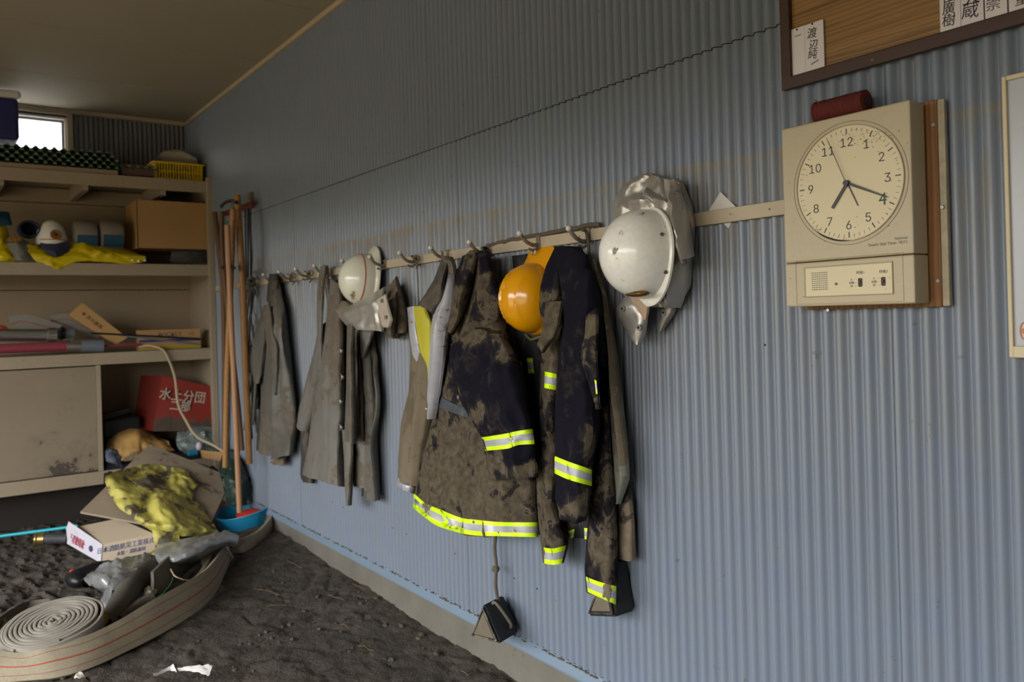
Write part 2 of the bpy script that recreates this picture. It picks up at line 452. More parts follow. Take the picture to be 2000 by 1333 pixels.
M_hose = mat('canvas_hose', '988c76', .85, var=(9, '7d725f', .7), fine=(120, 'a59a86', .4), bump=(260, .5, .003))
M_hose2 = mat('pale_canvas_hose', '969085', .85, var=(9, '7f786c', .7), bump=(260, .4, .003))
M_hosein = mat('worn_grey_hose', '625c51', .85, var=(12, '4c463c', .8), bump=(200, .4, .003))
M_hstripe = mat('red_hose_stripe', 'a8452c', .8, var=(40, '8a4030', .6))
M_blue = mat('blue_plastic', '1a86b0', .5, var=(6, '146e92', .5))
M_redp = mat('red_plastic', 'd8402c', .45)
M_redbox = mat('red_painted_metal', '86261a', .5, mud=('55473a', 9, '463a30'))
M_cooler = mat('navy_cooler', '2a2c66', .45, var=(5, '242450', .6))
M_coolid = mat('white_cooler_lid', 'd0ccc8', .5)
M_green = mat('green_plastic', '2f5c44', .5, var=(20, '264a38', .6))
M_crest = mat('pale_green_edge', '8f926f', .6)
M_ybask = mat('yellow_basket', 'd4b000', .45)
M_bagpale = mat('dirty_white_bag', 'a9a294', .6, var=(8, '8f8676', .6))
M_navycap = mat('navy_cap_cloth', '30364e', .8)
M_gold = mat('gold_badge', 'a87c34', .4, .5, spots=(120, '4a3418', .52))
M_blueband = mat('blue_band', '1d4a66', .6)
M_rolled = mat('beige_rolled_cloth', '8c8276', .8, var=(8, '7c7266', .6))
M_chrome = mat('chrome', 'd0d0d0', .18, .95)
M_redpole = mat('dull_red_tube', '8e3c48', .4)
M_greyp = mat('grey_plastic', '6a707a', .5)
M_kraft = mat('kraft_paper', 'b48c4e', .8, mud=('7d6a50', 10, '6b5a44'), bump=(30, .3, .008))
M_dark = mat('dark_clutter_cloth', '1c1c20', .9, bump=(40, .4, .01))
M_bag = mat('clear_plastic_bag', '7f8a88', .25, var=(20, '54605a', .8), bump=(30, .5, .01), spots=(22, 'c8c8c8', .63))
M_gbag = mat('dark_green_bag', '2c4238', .3, var=(12, '1c2a26', .8), bump=(30, .6, .012), spots=(18, '9aa49c', .68))
M_foil = mat('silver_bag', 'b8bcc0', .3, .5, spots=(14, '5f8f78', .64), var=(9, '8a867c', .7), bump=(30, .5, .01))
M_brass = mat('brass', 'a88a58', .35, .8)
M_cyan = mat('cyan_pole', '1ab0c0', .4)
M_paper = mat('white_paper', 'd0ccc8', .8)
M_cable = mat('beige_cable', 'b4a284', .6)
M_straw = mat('dry_straw', '7a6648', .9)
M_clod = mat('mud_clod', '544c42', .95, bump=(60, .6, .01))
M_brown = mat('red_brown_bar', '7a3422', .55, var=(12, '54241a', .7))
M_ywash = mat('ochre_cap', 'a87c22', .5)
M_outside = mat('outside_mud_ground', '7a6b50', .95)
M_green2 = mat('green_led', '1c4a2a', .4)
M_printblue = mat('blue_print', '2c3a6e', .6)
M_printred = mat('red_print', 'b03a4a', .6)

# ------------------------------------------------------------------ structure
def structure(o, label=None): 
    o['kind'] = 'structure'
    if label: o['label'] = label
    return o
# right wall: corrugated sheets, each a part
wall_r = structure(obj('wall_right', *box(RX0, RX1, -.06, -.004, -.3, CZ + .05), M_wall, origin=(2, 0, 0)), 'blue painted corrugated metal wall')
PITCH, AMP = .0329, .0162
def prof_y(x):
    s = (.5 - .5 * math.cos(2 * PI * x / PITCH)); return AMP * s ** .42
def corr_sheet(name, x0, x1, z0, z1, y, m, parent, swap=False, n=10, zsteps=1):
    xs = []; k = int(round((x1 - x0) / PITCH * n)); 
    for i in range(k + 1): xs.append(x0 + (x1 - x0) * i / k)
    V = []
    for zi in range(zsteps + 1):
        z = z0 + (z1 - z0) * zi / zsteps
        for x in xs:
            yy = prof_y(x) + y; V.append((RX1 - yy, x, z) if swap else (x, yy, z))
    nn = len(xs); V2 = [((v[0] + .0008, v[1], v[2]) if swap else (v[0], v[1] - .0008, v[2])) for v in V]; V += V2; kk = nn * (zsteps + 1); Fc = []
    for zi in range(zsteps):
        for i in range(nn - 1):
            a = zi * nn + i; Fc.append((a, a + 1, a + nn + 1, a + nn)); Fc.append((kk + a, kk + a + nn, kk + a + nn + 1, kk + a + 1))
    for i in range(nn - 1):
        Fc.append((i, kk + i, kk + i + 1, i + 1)); a = zsteps * nn + i; Fc.append((a, a + 1, kk + a + 1, kk + a))
    return obj(name, V, Fc, m, parent, True)
M_cut = mat('rusty_shadow_edge', '2e2a26', .8)  # rust-dark colour paints the shadow line where the sheets lap
def corr_edge(x0, x1, z0, z1, y): corr_sheet('cut_edge', x0, x1, z0, z1, y, M_cut, wall_r)
SW = PITCH * 26
x = .91 - 3 * SW; i = 0
while x < RX1:
    x1 = min(x + SW + PITCH * 1.2, RX1)
    corr_sheet('corrugated_sheet', x, x1, .137, 1.985, .0 + (.0012 if i % 2 else 0), M_wall, wall_r)
    corr_sheet('corrugated_sheet', x + .2, min(x1 + .2, RX1), 1.972, CZ, .0042 + (.0012 if i % 2 else 0), M_wall2, wall_r)
    corr_edge(x + .2, min(x1 + .2, RX1), 1.9695, 1.9725, .0040 + (.0012 if i % 2 else 0))
    x += SW; i += 1
mb = MB()
for X_ in np.arange(.4, 6.4, PITCH * 4):
    for zz, j in ((2.038, 0), (.35, .5), (1.2, .25)):
        if zz < 2 and random.random() < .6: continue
        xx = round((X_ + j * PITCH * 4) / PITCH) * PITCH + PITCH / 2
        mb.add(sph((xx, AMP + .001, zz + random.uniform(-.003, .003)), .0035, 3, 1, .6, 1))
o = mb.obj('nail_heads', mat('nail', '4a3c30', .5, .5), wall_r); o['kind'] = 'stuff'
# flashing and plinth
mb = MB(); fl = [(.0, .109), (.024, .109), (.024, .116), (.013, .150), (.0, .150)]
V = [(X_, a, b) for X_ in (RX0, RX1) for a, b in fl]; n = len(fl)
Fc = [(i, (i + 1) % n, n + (i + 1) % n, n + i) for i in range(n)] + [tuple(range(n)), tuple(range(n, 2 * n))]
structure(obj('baseboard_right', V, Fc, M_flash, origin=(2, 0, 0)), 'pale blue metal flashing along the foot of the wall')
structure(obj('trim_1', *box(RX0, RX1, -.03, .022, -.3, .109, .004), M_conc, origin=(2, 0, -.3)), 'grey concrete plinth below the flashing')
# crumbly mud caught on the flashing
mb = MB()
for _ in range(420):
    xx = random.uniform(.6, 6.2); r_ = random.uniform(.002, .006)
    mb.add(sph((xx, .018 + r_ * .3, .150 - random.uniform(0, .006)), r_, 3, 1.6, .8, .6))
tag(mb.obj('dried_mud_crumbs', M_rope), 'line of dried mud crumbs caught on the flashing at the wall foot', 'mud', kind='stuff')

# end wall with window hole
WY0, WY1, WZ0, WZ1 = .833, 1.95, 2.42, 2.79
mb = MB()
mb.add(box(RX1 + .012, RX1 + .1, 0, WY0, -.3, CZ + .05)).add(box(RX1 + .012, RX1 + .1, WY1, RY1, -.3, CZ + .05))
mb.add(box(RX1 + .012, RX1 + .1, WY0, WY1, -.3, WZ0)).add(box(RX1 + .012, RX1 + .1, WY0, WY1, WZ1, CZ + .05))
wall_e = structure(mb.obj('wall_end', M_endw, origin=(RX1, 1, 0)), 'far end wall of corrugated metal behind the shelves')
corr_sheet('corrugated_sheet', 0.0, WY0 - .035, 1.0, CZ, 0, M_endw, wall_e, swap=True)
corr_sheet('corrugated_sheet', WY1, RY1, 1.0, CZ, 0, M_endw, wall_e, swap=True, n=6)
# window
win = structure(thing('window_1', None, None, (RX1, WY0, WZ0)), 'small high window with a white frame in the end wall')
def ring(x0, x1, ya, yb, za, zb, t):
    mb = MB(); mb.add(box(x0, x1, ya, ya + t, za, zb)).add(box(x0, x1, yb - t, yb, za, zb)).add(box(x0, x1, ya + t, yb - t, za, za + t)).add(box(x0, x1, ya + t, yb - t, zb - t, zb)); return mb
ring(RX1 - .03, RX1 + .02, WY0 - .033, WY1 + .03, WZ0 - .03, WZ1 + .05, .035).obj('window_casing', M_trim, win)
ring(RX1 - .005, RX1 + .10, WY0, WY1, WZ0, WZ1, .014).obj('window_lining', mat('white_lining', 'ddd6cc', .5), win)
ring(RX1 + .04, RX1 + .07, WY0 + .014, WY1 - .014, WZ0 + .014, WZ1 - .014, .016).obj('window_frame', mat('alu_frame', '8f9498', .4, .6), win)
obj('pane', *box(RX1 + .053, RX1 + .057, WY0 + .03, WY1 - .03, WZ0 + .03, WZ1 - .03), M_glass, win)
# ceiling in 91 cm boards
ceil_ = structure(obj('ceiling', *box(RX0, RX1, 0, RY1, CZ + .012, CZ + .08), M_ceil, origin=(2, 2, CZ)), 'beige boarded ceiling')
xs_ = [RX0 + .0]; xx = 5.640
seams = []
while xx > RX0: seams.append(xx); xx -= .91
edges_ = [RX1] + seams + [RX0]
for a, b in zip(edges_, edges_[1:]):
    for (ya, yb) in ((0, 1.82), (1.82, RY1)):
        obj('ceiling_board', *box(b + .004, a - .004, ya + .002, yb - .002, CZ + random.uniform(-.001, .001), CZ + .014, .0015, seg=1), M_ceil, ceil_)
def mould(name, pts, m): 
    return structure(obj(name, *pts, m))
structure(obj('trim_2', *box(RX0, RX1, .0, .035, CZ - .026, CZ + .002, .006), M_trim, origin=(2, 0, CZ)), 'cream moulding between wall and ceiling')
structure(obj('trim_3', *box(RX1 - .035, RX1 + .01, .03, RY1, CZ - .03, CZ + .002, .006), M_trim, origin=(RX1, 2, CZ)), 'cream moulding along the end wall')
# left wall with the open shutter, back wall (behind the camera)
mb = MB()
mb.add(box(RX0, OX0, RY1, RY1 + .1, -.3, CZ + .05)).add(box(OX1, RX1, RY1, RY1 + .1, -.3, CZ + .05)).add(box(OX0, OX1, RY1, RY1 + .1, OZ1, CZ + .05))
structure(mb.obj('wall_left', M_endw, origin=(2, RY1, 0)), 'left wall with the open shutter doorway')
structure(obj('wall_back', *box(RX0 - .1, RX0, 0, RY1, -.3, CZ + .05), M_endw, origin=(RX0, 2, 0)), 'wall behind the viewer')
structure(obj('ground', *box(-25, 30, RY1 + .02, 40, -.4, -.05), M_outside, origin=(2, 20, -.4)), 'muddy ground outside')

mb = MB(); V = []; Fc = []  # unseen bank added outside, blocks low sky so the upper wall stays darker
for i in range(31):
    x_ = -45 + i * 3.4; h_ = 3.3 + .6 * math.sin(i * 1.3) + .3 * math.sin(i * 3.1)
    V += [(x_, 21, -.3), (x_, 22.5, h_ * .8), (x_, 25, h_), (x_, 32, -.3)]
for i in range(30):
    for k in range(3): Fc.append((i * 4 + k, i * 4 + k + 1, i * 4 + k + 5, i * 4 + k + 4))
    Fc.append((i * 4 + 3, i * 4, i * 4 + 4, i * 4 + 7))
Fc += [(0, 1, 2, 3), (120, 121, 122, 123)]
structure(obj('sky_blocker_bank', V, Fc, mat('sky_blocker_grass', '5a563e', .95, var=(1, '474630', .8)), smooth=True), 'unseen grassy bank added outside to block the low sky')
# ------------------------------------------------------------------ mud floor
def mudh(x, y):
    base = .055 * min(1, max(0, (x - 3.0) / 1.6)) * math.exp(-max(0, y) / .5) + .012 * math.exp(-y / .2)
    v = Vector((x, y, 0))
    n1 = fbm(x * 1.6, y * 1.6, 3.1, 3) * .035
    n2 = abs(fbm(x * 7, y * 7, 8.2, 4)) * .030
    left = min(1, max(0, (y - .75) / .35)) * min(1, max(0, (x - 3.6) / .6))
    n3 = abs(fbm(x * 5 + y * 3, y * 17 - x * 6, 1.7, 3)) * .055 * left
    dd = noise.voronoi(Vector((x * 5.5 + .4 * n1, y * 5.5, 0)), distance_metric='DISTANCE')[0]
    e = dd[1] - dd[0]
    crack = -.014 * math.exp(-(e / .045) ** 2) * (.5 + .5 * noise.noise(Vector((x * 1.3, y * 1.3, 5))))
    return base + n1 * .6 + n2 + n3 + crack - .022
xs = list(np.arange(RX0, 1.6, .3)) + list(np.arange(1.6, 6.62, .0125)); ys = list(np.arange(0.0, 1.9, .0125)) + list(np.arange(1.9, RY1 + .1, .12))
V = [(a, b, mudh(a, b)) for a in xs for b in ys]; nn = len(ys)
Fc = [(i * nn + j, i * nn + j + 1, (i + 1) * nn + j + 1, (i + 1) * nn + j) for i in range(len(xs) - 1) for j in range(nn - 1)]
flo = obj('floor', V, Fc, M_mud, smooth=True, origin=(2, 1, 0)); structure(flo, 'floor covered by dried cracked grey mud')
TREES.append(('floor', BVHTree.FromPolygons([Vector(v) for v in V], Fc)))
flo.data.polygons.foreach_set('use_smooth', [True] * len(flo.data.polygons))

# mud clods and straw
mb = MB()
for _ in range(420):
    xx = random.uniform(2.2, 5.4); yy = random.uniform(.05, 1.6); r_ = random.choice((.002, .003, .003, .004, .006, .010)) * random.uniform(.7, 1.3)
    Vv, Ff = sph((xx, yy, mudh(xx, yy) + r_ * .3), r_, 4, 1.3, 1, .7)
    Vv = [v + Vector((random.uniform(-1, 1), random.uniform(-1, 1), random.uniform(-1, 1))) * r_ * .2 for v in Vv]
    mb.add((Vv, Ff))
tag(mb.obj('mud_clods', M_clod), 'small loose lumps of dried mud scattered over the floor', 'mud', kind='stuff')
straws = [((495, 1144), (546, 1158)), ((690, 1145), (712, 1153)), ((610, 1205), (628, 1200)), ((664, 1210), (683, 1217)), ((800, 1305), (812, 1300)), ((640, 1160), (672, 1172)),
          ((805, 1165), (800, 1195)), ((560, 1100), (590, 1112)), ((700, 1250), (730, 1262)), ((520, 1180), (560, 1176)), ((900, 1300), (915, 1310))]
for i, (a, b) in enumerate(straws):
    pa = P(a[0], a[1], Z=.012); pb = P(b[0], b[1], Z=.012)
    pts = []
    for q in np.linspace(0, 1, 6):
        p = pa.lerp(pb, q); p.z = mudh(p.x, p.y) + .004 + .004 * math.sin(q * PI); p.x += .004 * math.sin(q * 5 + i); pts.append(p)
    lbs = ['longest dry straw on the mud, lying below the far coat', 'short dry straw on the mud close to the plinth', 'short dry straw, left of the pair in the middle of the mud', 'short dry straw, right of the pair in the middle of the mud',
           'tiny dry straw at the bottom edge, left of the foot of the plinth', 'dry straw slanting on the mud between the longest straw and the plinth', 'upright dry stalk leaning against the plinth', 'dry straw on the mud nearest the hose loop',
           'dry straw lying left of the wheel chock on the mud', 'flat dry straw left of the middle pair on the mud', 'dry straw nearest the right corner of the mud floor']
    tag(obj('straw', *tube(pts, .0012, 5), M_straw), lbs[i], 'straw', 'dry stalks on the mud')
#@@OBJECTS@@
# ------------------------------------------------------------------ storage shelves
SF, SB = 5.87, 6.46
shelf = thing('storage_shelf', 'beige painted built-in wooden shelving filling the far end of the room', 'shelf', (SF, 1.5, 0))
ZS = [(2.216, 2.298), (1.626, 1.706), (1.036, 1.114), (.251, .337)]
for k, (a, b) in enumerate(ZS):
    obj('shelf_board', *box(SF + .02, SB, .035, RY1 - .02, b - .02, b - .001, .002), M_shelf, shelf)
    fa = obj('fascia', *box(SF, SF + .02, .0135, RY1 - .02, a, b, .003), M_shelf, shelf)
obj('post', *box(SF - .012, SF + .03, .0125, .052, -.05, 2.325, .003), M_shelf, shelf)
obj('side_panel', *box(SF + .03, SB, .0125, .032, -.05, 2.298, .001), M_shelf, shelf)
obj('post', *box(SF - .004, SF + .03, 1.9, 1.94, -.05, 2.298, .003), M_shelf, shelf)
for (za, zb) in ((.25, 1.03), (1.114, 1.55), (1.555, 1.70), (1.706, 2.163), (2.168, 2.27)):
    obj('back_board', *box(SB, SB + .012, .03, RY1 - .02, za, zb, .0015), M_shelfin, shelf)
for yb in (.32, .80, 1.27, 1.74):
    obj('shelf_bracket', *hexa([(SF + .02, yb, 2.185), (SF + .02, yb + .035, 2.185), (SB, yb + .035, 2.185), (SB, yb, 2.185), (SF + .02, yb, 2.278), (SF + .02, yb + .035, 2.278), (SB, yb + .035, 2.278), (SB, yb, 2.278)]), M_shelf, shelf)
# muddy cupboard door under the third shelf
mbd = MB(); mbd.add(box(SF + .004, SF + .02, .768, 1.88, .338, 1.034, .002))
g = []; Vd = []; 
nx, nz = 40, 30; Vv = []; At = []
for i in range(nz + 1):
    for j in range(nx + 1):
        yy = .790 + (1.88 - .790) * j / nx; zz = .345 + (1.028 - .345) * i / nz; Vv.append((SF + .002, yy, zz)); At.append(.75 * math.exp(-(zz - .345) / .09) * (0.6 + .5 * noise.noise(Vector((yy * 4, 0, 0)))) + .06)
k = len(Vv); Vv += [(SF + .016, v[1], v[2]) for v in Vv]; At += At
Fc = [(i * (nx + 1) + j, i * (nx + 1) + j + 1, (i + 1) * (nx + 1) + j + 1, (i + 1) * (nx + 1) + j) for i in range(nz) for j in range(nx)]
Fc += [tuple(k + q for q in f[::-1]) for f in Fc]
bd = [j for j in range(nx + 1)] + [i * (nx + 1) + nx for i in range(1, nz + 1)] + [nz * (nx + 1) + j for j in range(nx - 1, -1, -1)] + [i * (nx + 1) for i in range(nz - 1, 0, -1)]
Fc += [(bd[i], bd[(i + 1) % len(bd)], k + bd[(i + 1) % len(bd)], k + bd[i]) for i in range(len(bd))]
obj('door', Vv, Fc, mat('muddy_door_paint', '93846f', .65, mud=('4a4239', 7, '5a5146'), var=(4, '857662', .6)), shelf, attr=At)
obj('door_frame', *box(SF - .002, SF + .02, .760, .788, .338, 1.034, .002), M_shelf, shelf)

obj('recess_shade_board', *box(SF + .22, SF + .24, .03, RY1 - .02, -.05, .25), mat('recess_mud_and_shade', '2e2824', .95), shelf)  # dark board added to paint the mud and shade of the void under the ledge
def bx(name, pl, pr, pt, pb, X, dep, m, parent=None, bev=.004, **k):
    """box facing the room, from pixel extents on the plane x = X"""
    ym = (pt + pb) / 2; ya = P(pl, ym, X=X).y; yb = P(pr, ym, X=X).y; xm = (pl + pr) / 2
    zt = P(xm, pt, X=X).z; zb = P(xm, pb, X=X).z
    return obj(name, *box(X, X + dep, yb, ya, zb, zt, bev), m, parent, **k)
# --- top of the shelves
t = thing('cooler_box', 'navy blue cooler box with white lid on top of the shelving', 'cooler', (5.98, 1.4, 2.47))
obj('body', *box(5.88, 6.2, 1.18, 1.75, 2.475, 2.735, .02), M_cooler, t)
obj('lid', *box(5.87, 6.21, 1.165, 1.765, 2.735, 2.785, .018), M_coolid, t)
obj('sticker', *box(5.8785, 5.881, 1.30, 1.42, 2.64, 2.72, .0005), M_green, t)
for k, (ya, z0) in enumerate([(.60, 2.332), (.60, 2.357), (.62, 2.382), (.60, 2.407), (.64, 2.432), (.36, 2.352)][:6]):
    mb = MB(); mc = MB(); per = .052; yb = 1.9 if k < 5 else .60
    n = int((yb - ya) / per * 8); V = []
    ph = k * .5
    for X_ in (5.90, 6.35):
        for sgn in (0, .004):
            for i in range(n + 1):
                yy = ya + (yb - ya) * i / n; V.append((X_, yy, z0 + .008 + .008 * math.cos(2 * PI * (yy / per + ph)) + sgn))
    q = n + 1; Fc = []
    for i in range(n):
        Fc += [(i, i + 1, 2 * q + i + 1, 2 * q + i), (q + i, 3 * q + i, 3 * q + i + 1, q + i + 1), (i, q + i, q + i + 1, i + 1), (2 * q + i, 2 * q + i + 1, 3 * q + i + 1, 3 * q + i)]
    Fc += [(0, 2 * q, 3 * q, q), (n, q + n, 3 * q + n, 2 * q + n)]
    lb = ['dark green corrugated plastic sheet, lowest of the stack on the shelving', 'second lowest green corrugated sheet of the stack on top of the shelving', 'middle green corrugated sheet of the stack on top of the shelving',
          'second highest green corrugated sheet of the stack under the cooler', 'topmost green corrugated plastic sheet, directly under the cooler', 'short green corrugated offcut between the green stack and the yellow basket'][k]
    s_ = obj('corrugated_plastic_sheet', V, Fc, M_green); tag(s_, lb, 'plastic sheet', 'green corrugated sheets on top of the shelving' if k < 5 else None)
    y_ = ya
    for i in range(int((yb - ya) / per) + 1):
        yc = (math.ceil((ya) / per + ph) - ph + i) * per
        if yc > yb - .01: break
        mc.add(box(5.896, 5.9005, yc - .011, yc + .011, z0 + .012, z0 + .0215, .004, seg=1))
    e_ = mc.obj('cut_edge', M_crest, s_); e_['kind'] = 'stuff'
tag(obj('plywood_board', *box(5.885, 6.4, .62, 1.9, 2.3, 2.330, .002), M_shelfin), 'thin brown board lying under the stack of green sheets', 'board')
tag(bx('flat_box', 236, 303, 322, 343, 5.93, .3, mat('brown_flat_box', '6a5048', .8)), 'flat dark brown box between green stack and yellow basket', 'box')
# yellow basket with a cloth bundle
t = thing('plastic_basket', 'yellow slatted plastic basket at the right end of the top shelf', 'basket', (6.1, .2, 2.298))
b0, b1, zt, zb = P(302, 350, X=5.93).y, P(396, 350, X=5.93).y, 2.425, 2.300
for (x0, x1, y0, y1) in ((5.93, 5.936, b1, b0), (6.25, 6.256, b1, b0)):
    mb = MB()
    for j in range(17): yy = y0 + .014 + (y1 - y0 - .028) * j / 16; mb.add(box(x0, x1, yy - .0035, yy + .0035, zb + .012, zt - .012))
    s_ = mb.obj('slats', M_ybask, t); s_['kind'] = 'stuff'
    obj('band', *box(x0 - .001, x1 + .001, y0, y1, zb, zb + .014, .002), M_ybask, t); obj('band', *box(x0 - .001, x1 + .001, y0, y1, zb + .056, zb + .062, .001), M_ybask, t)
for (y0, y1) in ((b0 - .006, b0), (b1, b1 + .006)):
    obj('side_wall', *box(5.93, 6.256, y0, y1, zb, zt, .002), M_ybask, t)
ring_ = MB(); ring_.add(box(5.92, 5.937, b1 - .01, b0 + .01, zt - .012, zt)).add(box(6.25, 6.266, b1 - .01, b0 + .01, zt - .012, zt)).add(box(5.937, 6.25, b0 - .005, b0 + .01, zt - .012, zt)).add(box(5.937, 6.25, b1 - .01, b1 + .005, zt - .012, zt))
ring_.obj('rim', M_ybask, t); obj('base', *box(5.935, 6.252, b1, b0, zb, zb + .006), M_ybask, t)
o = sheet('cloth_bundle', [[(306, 330, 6.1), (312, 330, 6.12), (350, 330, 6.12), (390, 330, 6.1)], [(306, 312, 5.99), (318, 300, 6.02), (355, 298, 6.02), (384, 310, 6.0)], [(308, 312, 6.1), (322, 297, 6.12), (357, 296, 6.13), (385, 309, 6.12)], [(308, 325, 6.2), (322, 318, 6.22), (357, 318, 6.22), (385, 325, 6.2)]], 'X', M_bagpale, None, 6, .004, (.006, 14))
tag(o, 'crumpled pale grey cloth heaped inside the yellow basket', 'cloth')
# --- second shelf
zs = 1.708
t = thing('cardboard_box', 'plain brown open cardboard box standing on the second shelf', 'box', (6.1, .25, zs))
X0 = 5.915; ya, yb = P(268, 440, X=X0).y, P(411, 440, X=X0).y
z0 = P(340, 486, X=X0).z - .005; z1 = P(340, 394, X=X0).z
zb_ = max(zs + .06, z0)
mb = MB(); mb.add(box(X0, X0 + .004, yb, ya, zb_, z1)).add(box(X0 + .40, X0 + .404, yb, ya, zb_, z1)).add(box(X0, X0 + .404, ya - .004, ya, zb_, z1)).add(box(X0, X0 + .404, yb, yb + .004, zb_, z1)).add(box(X0, X0 + .404, yb, ya, zb_, zb_ + .004))
mb.obj('carton', M_card, t)
obj('flap', *hexa([(X0 + .40, yb, z1), (X0 + .404, ya, z1), (X0 + .404, ya, z1), (X0 + .40, yb, z1), (X0 + .26, yb + .02, z1 + .035), (X0 + .26, ya - .05, z1 + .03), (X0 + .26, ya - .05, z1 + .034), (X0 + .26, yb + .02, z1 + .039)]), mat('card_inside', '7a5c38', .85), t)
obj('flap', *hexa([(X0 + .02, yb + .004, z1), (X0 + .38, yb + .004, z1), (X0 + .38, yb + .006, z1), (X0 + .02, yb + .006, z1), (X0 + .04, yb + .10, z1 + .02), (X0 + .36, yb + .10, z1 + .03), (X0 + .36, yb + .10, z1 + .034), (X0 + .04, yb + .10, z1 + .024)]), MATS['card_inside'], t)
o = sheet('folded_cloth', [[(333, 512, 5.95), (360, 513, 5.91), (390, 513, 5.91), (410, 512, 5.93)], [(334, 500, 5.93), (360, 498, 5.89), (390, 498, 5.89), (411, 500, 5.92)], [(336, 489, 5.95), (360, 487, 5.93), (392, 487, 5.93), (412, 490, 5.95)], [(340, 486, 6.2), (360, 486, 6.2), (392, 486, 6.2), (412, 488, 6.2)]], 'X', M_dgrey, None, 6, .006, (.008, 20), (-1, 0, 0))
tag(o, 'dark grey folded cloth squeezed under the cardboard box', 'cloth')
o = sheet('yellow_raincoat', [[(50, 478, 6.15), (80, 474, 6.15), (120, 476, 6.1), (150, 462, 6.15), (190, 474, 6.15), (230, 480, 6.15), (262, 490, 6.15)],
    [(52, 474, 5.99), (82, 484, 5.97), (120, 492, 5.96), (156, 470, 5.97), (196, 482, 5.96), (236, 488, 5.96), (270, 496, 5.96)],
    [(54, 488, 5.91), (86, 496, 5.88), (120, 500, 5.88), (160, 490, 5.90), (200, 492, 5.88), (240, 496, 5.88), (282, 500, 5.89)],
    [(62, 500, 5.88), (92, 508, 5.86), (116, 510, 5.862), (160, 502, 5.87), (204, 503, 5.87), (246, 506, 5.87), (285, 506, 5.88)],
    [(70, 510, 5.875), (97, 519, 5.86), (113, 526, 5.857), (150, 511, 5.865), (206, 511, 5.87), (250, 515, 5.862), (280, 512, 5.88)]], 'X', M_ycloth, None, 7, .005, (.014, 14), (-1, 0, .4))
tag(o, 'bright yellow raincoat spread over the second shelf and drooping over its edge', 'raincoat')
for i in range(3):
    mb_ = sph(P(259 + i * 12, 509 + (i % 2), X=5.868), .008 + .002 * (i == 1), 5); obj('snap_button', *mb_, mat('white_snap', 'f2eee6', .3), o)
o = sheet('yellow_bag', [[(-8, 440, 6.1), (6, 438, 6.1), (14, 446, 6.1)], [(-10, 462, 6.0), (6, 466, 5.98), (22, 476, 6.0)], [(-10, 482, 5.93), (8, 486, 5.91), (24, 490, 5.93)], [(-10, 500, 5.9), (10, 502, 5.88), (27, 504, 5.9)], [(-10, 510, 5.9), (10, 511, 5.89), (27, 511, 5.9)]], 'X', M_ycloth, None, 7, .005, (.012, 14), (-1, 0, .3), seed=4)
tag(o, 'yellow waterproof bundle at the left edge of the second shelf', 'raincoat')
o = sheet('blue_cloth', [[(-6, 413, 6.2), (16, 414, 6.2), (18, 418, 6.2)], [(-6, 425, 6.12), (18, 428, 6.1), (22, 432, 6.12)], [(-6, 442, 6.08), (20, 440, 6.06), (24, 438, 6.1)]], 'X', M_blueband, None, 6, .01, (.006, 14), (-1, 0, 0))
tag(o, 'blue folded cloth high at the left end of the second shelf', 'cloth')
def cap_mesh(c, rx, ry, rz, n=12):
    V = []; Fc = []; nn = 28
    for i in range(n + 1):
        th = PI / 2 * i / n
        for k in range(nn):
            ph = 2 * PI * k / nn; V.append(Vector(c) + Vector((rx * math.sin(th) * math.cos(ph), ry * math.sin(th) * math.sin(ph), rz * math.cos(th) ** .9 if th < PI / 2 - 1e-6 else 0)))
    for i in range(n):
        for k in range(nn): Fc.append((i * nn + k, i * nn + (k + 1) % nn, (i + 1) * nn + (k + 1) % nn, (i + 1) * nn + k))
    Fc.append(tuple(range(n * nn, (n + 1) * nn)))
    return V, Fc
# white helmet with gold badge and navy band
pc = P(101, 476, X=6.02); t = thing('fire_helmet', 'white helmet with gold badge and navy cloth lying on the second shelf', 'helmet', (pc.x, pc.y, zs))
rad = (P(68, 470, X=6.02).y - P(132, 470, X=6.02).y) / 2
obj('shell', *cap_mesh((pc.x, pc.y, pc.z - .01), rad * 1.1, rad, P(101, 430, X=6.02).z - pc.z + .01), M_hwhite, t, True)
V, Fc = cap_mesh((pc.x, pc.y, pc.z - .03), rad * 1.2, rad * 1.06, .022); obj('navy_band', V, Fc, M_navycap, t, True)
o_ = sheet('neck_cloth', [[(78, 474, 5.93), (102, 478, 5.90), (134, 470, 5.93)], [(84, 486, 5.90), (106, 490, 5.87), (138, 480, 5.92)], [(96, 500, 5.89), (112, 502, 5.87), (132, 492, 5.91)]], 'X', M_navycap, t, 6, .006, (.006, 20), (-1, 0, 0), tree=False)
pb = P(109, 459, X=6.02 - rad * 1.02); V, Fc = cyl(pb + Vector((.012, 0, 0)), pb + Vector((-.008, 0, 0)), .036, 24, .03); obj('badge', V, Fc, M_gold, t, True)
V, Fc = cyl(pb + Vector((-.007, 0, 0)), pb + Vector((-.012, 0, 0)), .016, 5, .008); obj('badge_boss', V, Fc, mat('dark_gold', '5a3e18', .4, .5), t)
V = tube([Vector((pc.x + rad * 1.11 * math.cos(a), pc.y + rad * 1.01 * math.sin(a), pc.z + .018)) for a in np.linspace(PI * .72, PI * 1.28, 14)], .003, 6); obj('pink_line', *V, M_red, t, True)
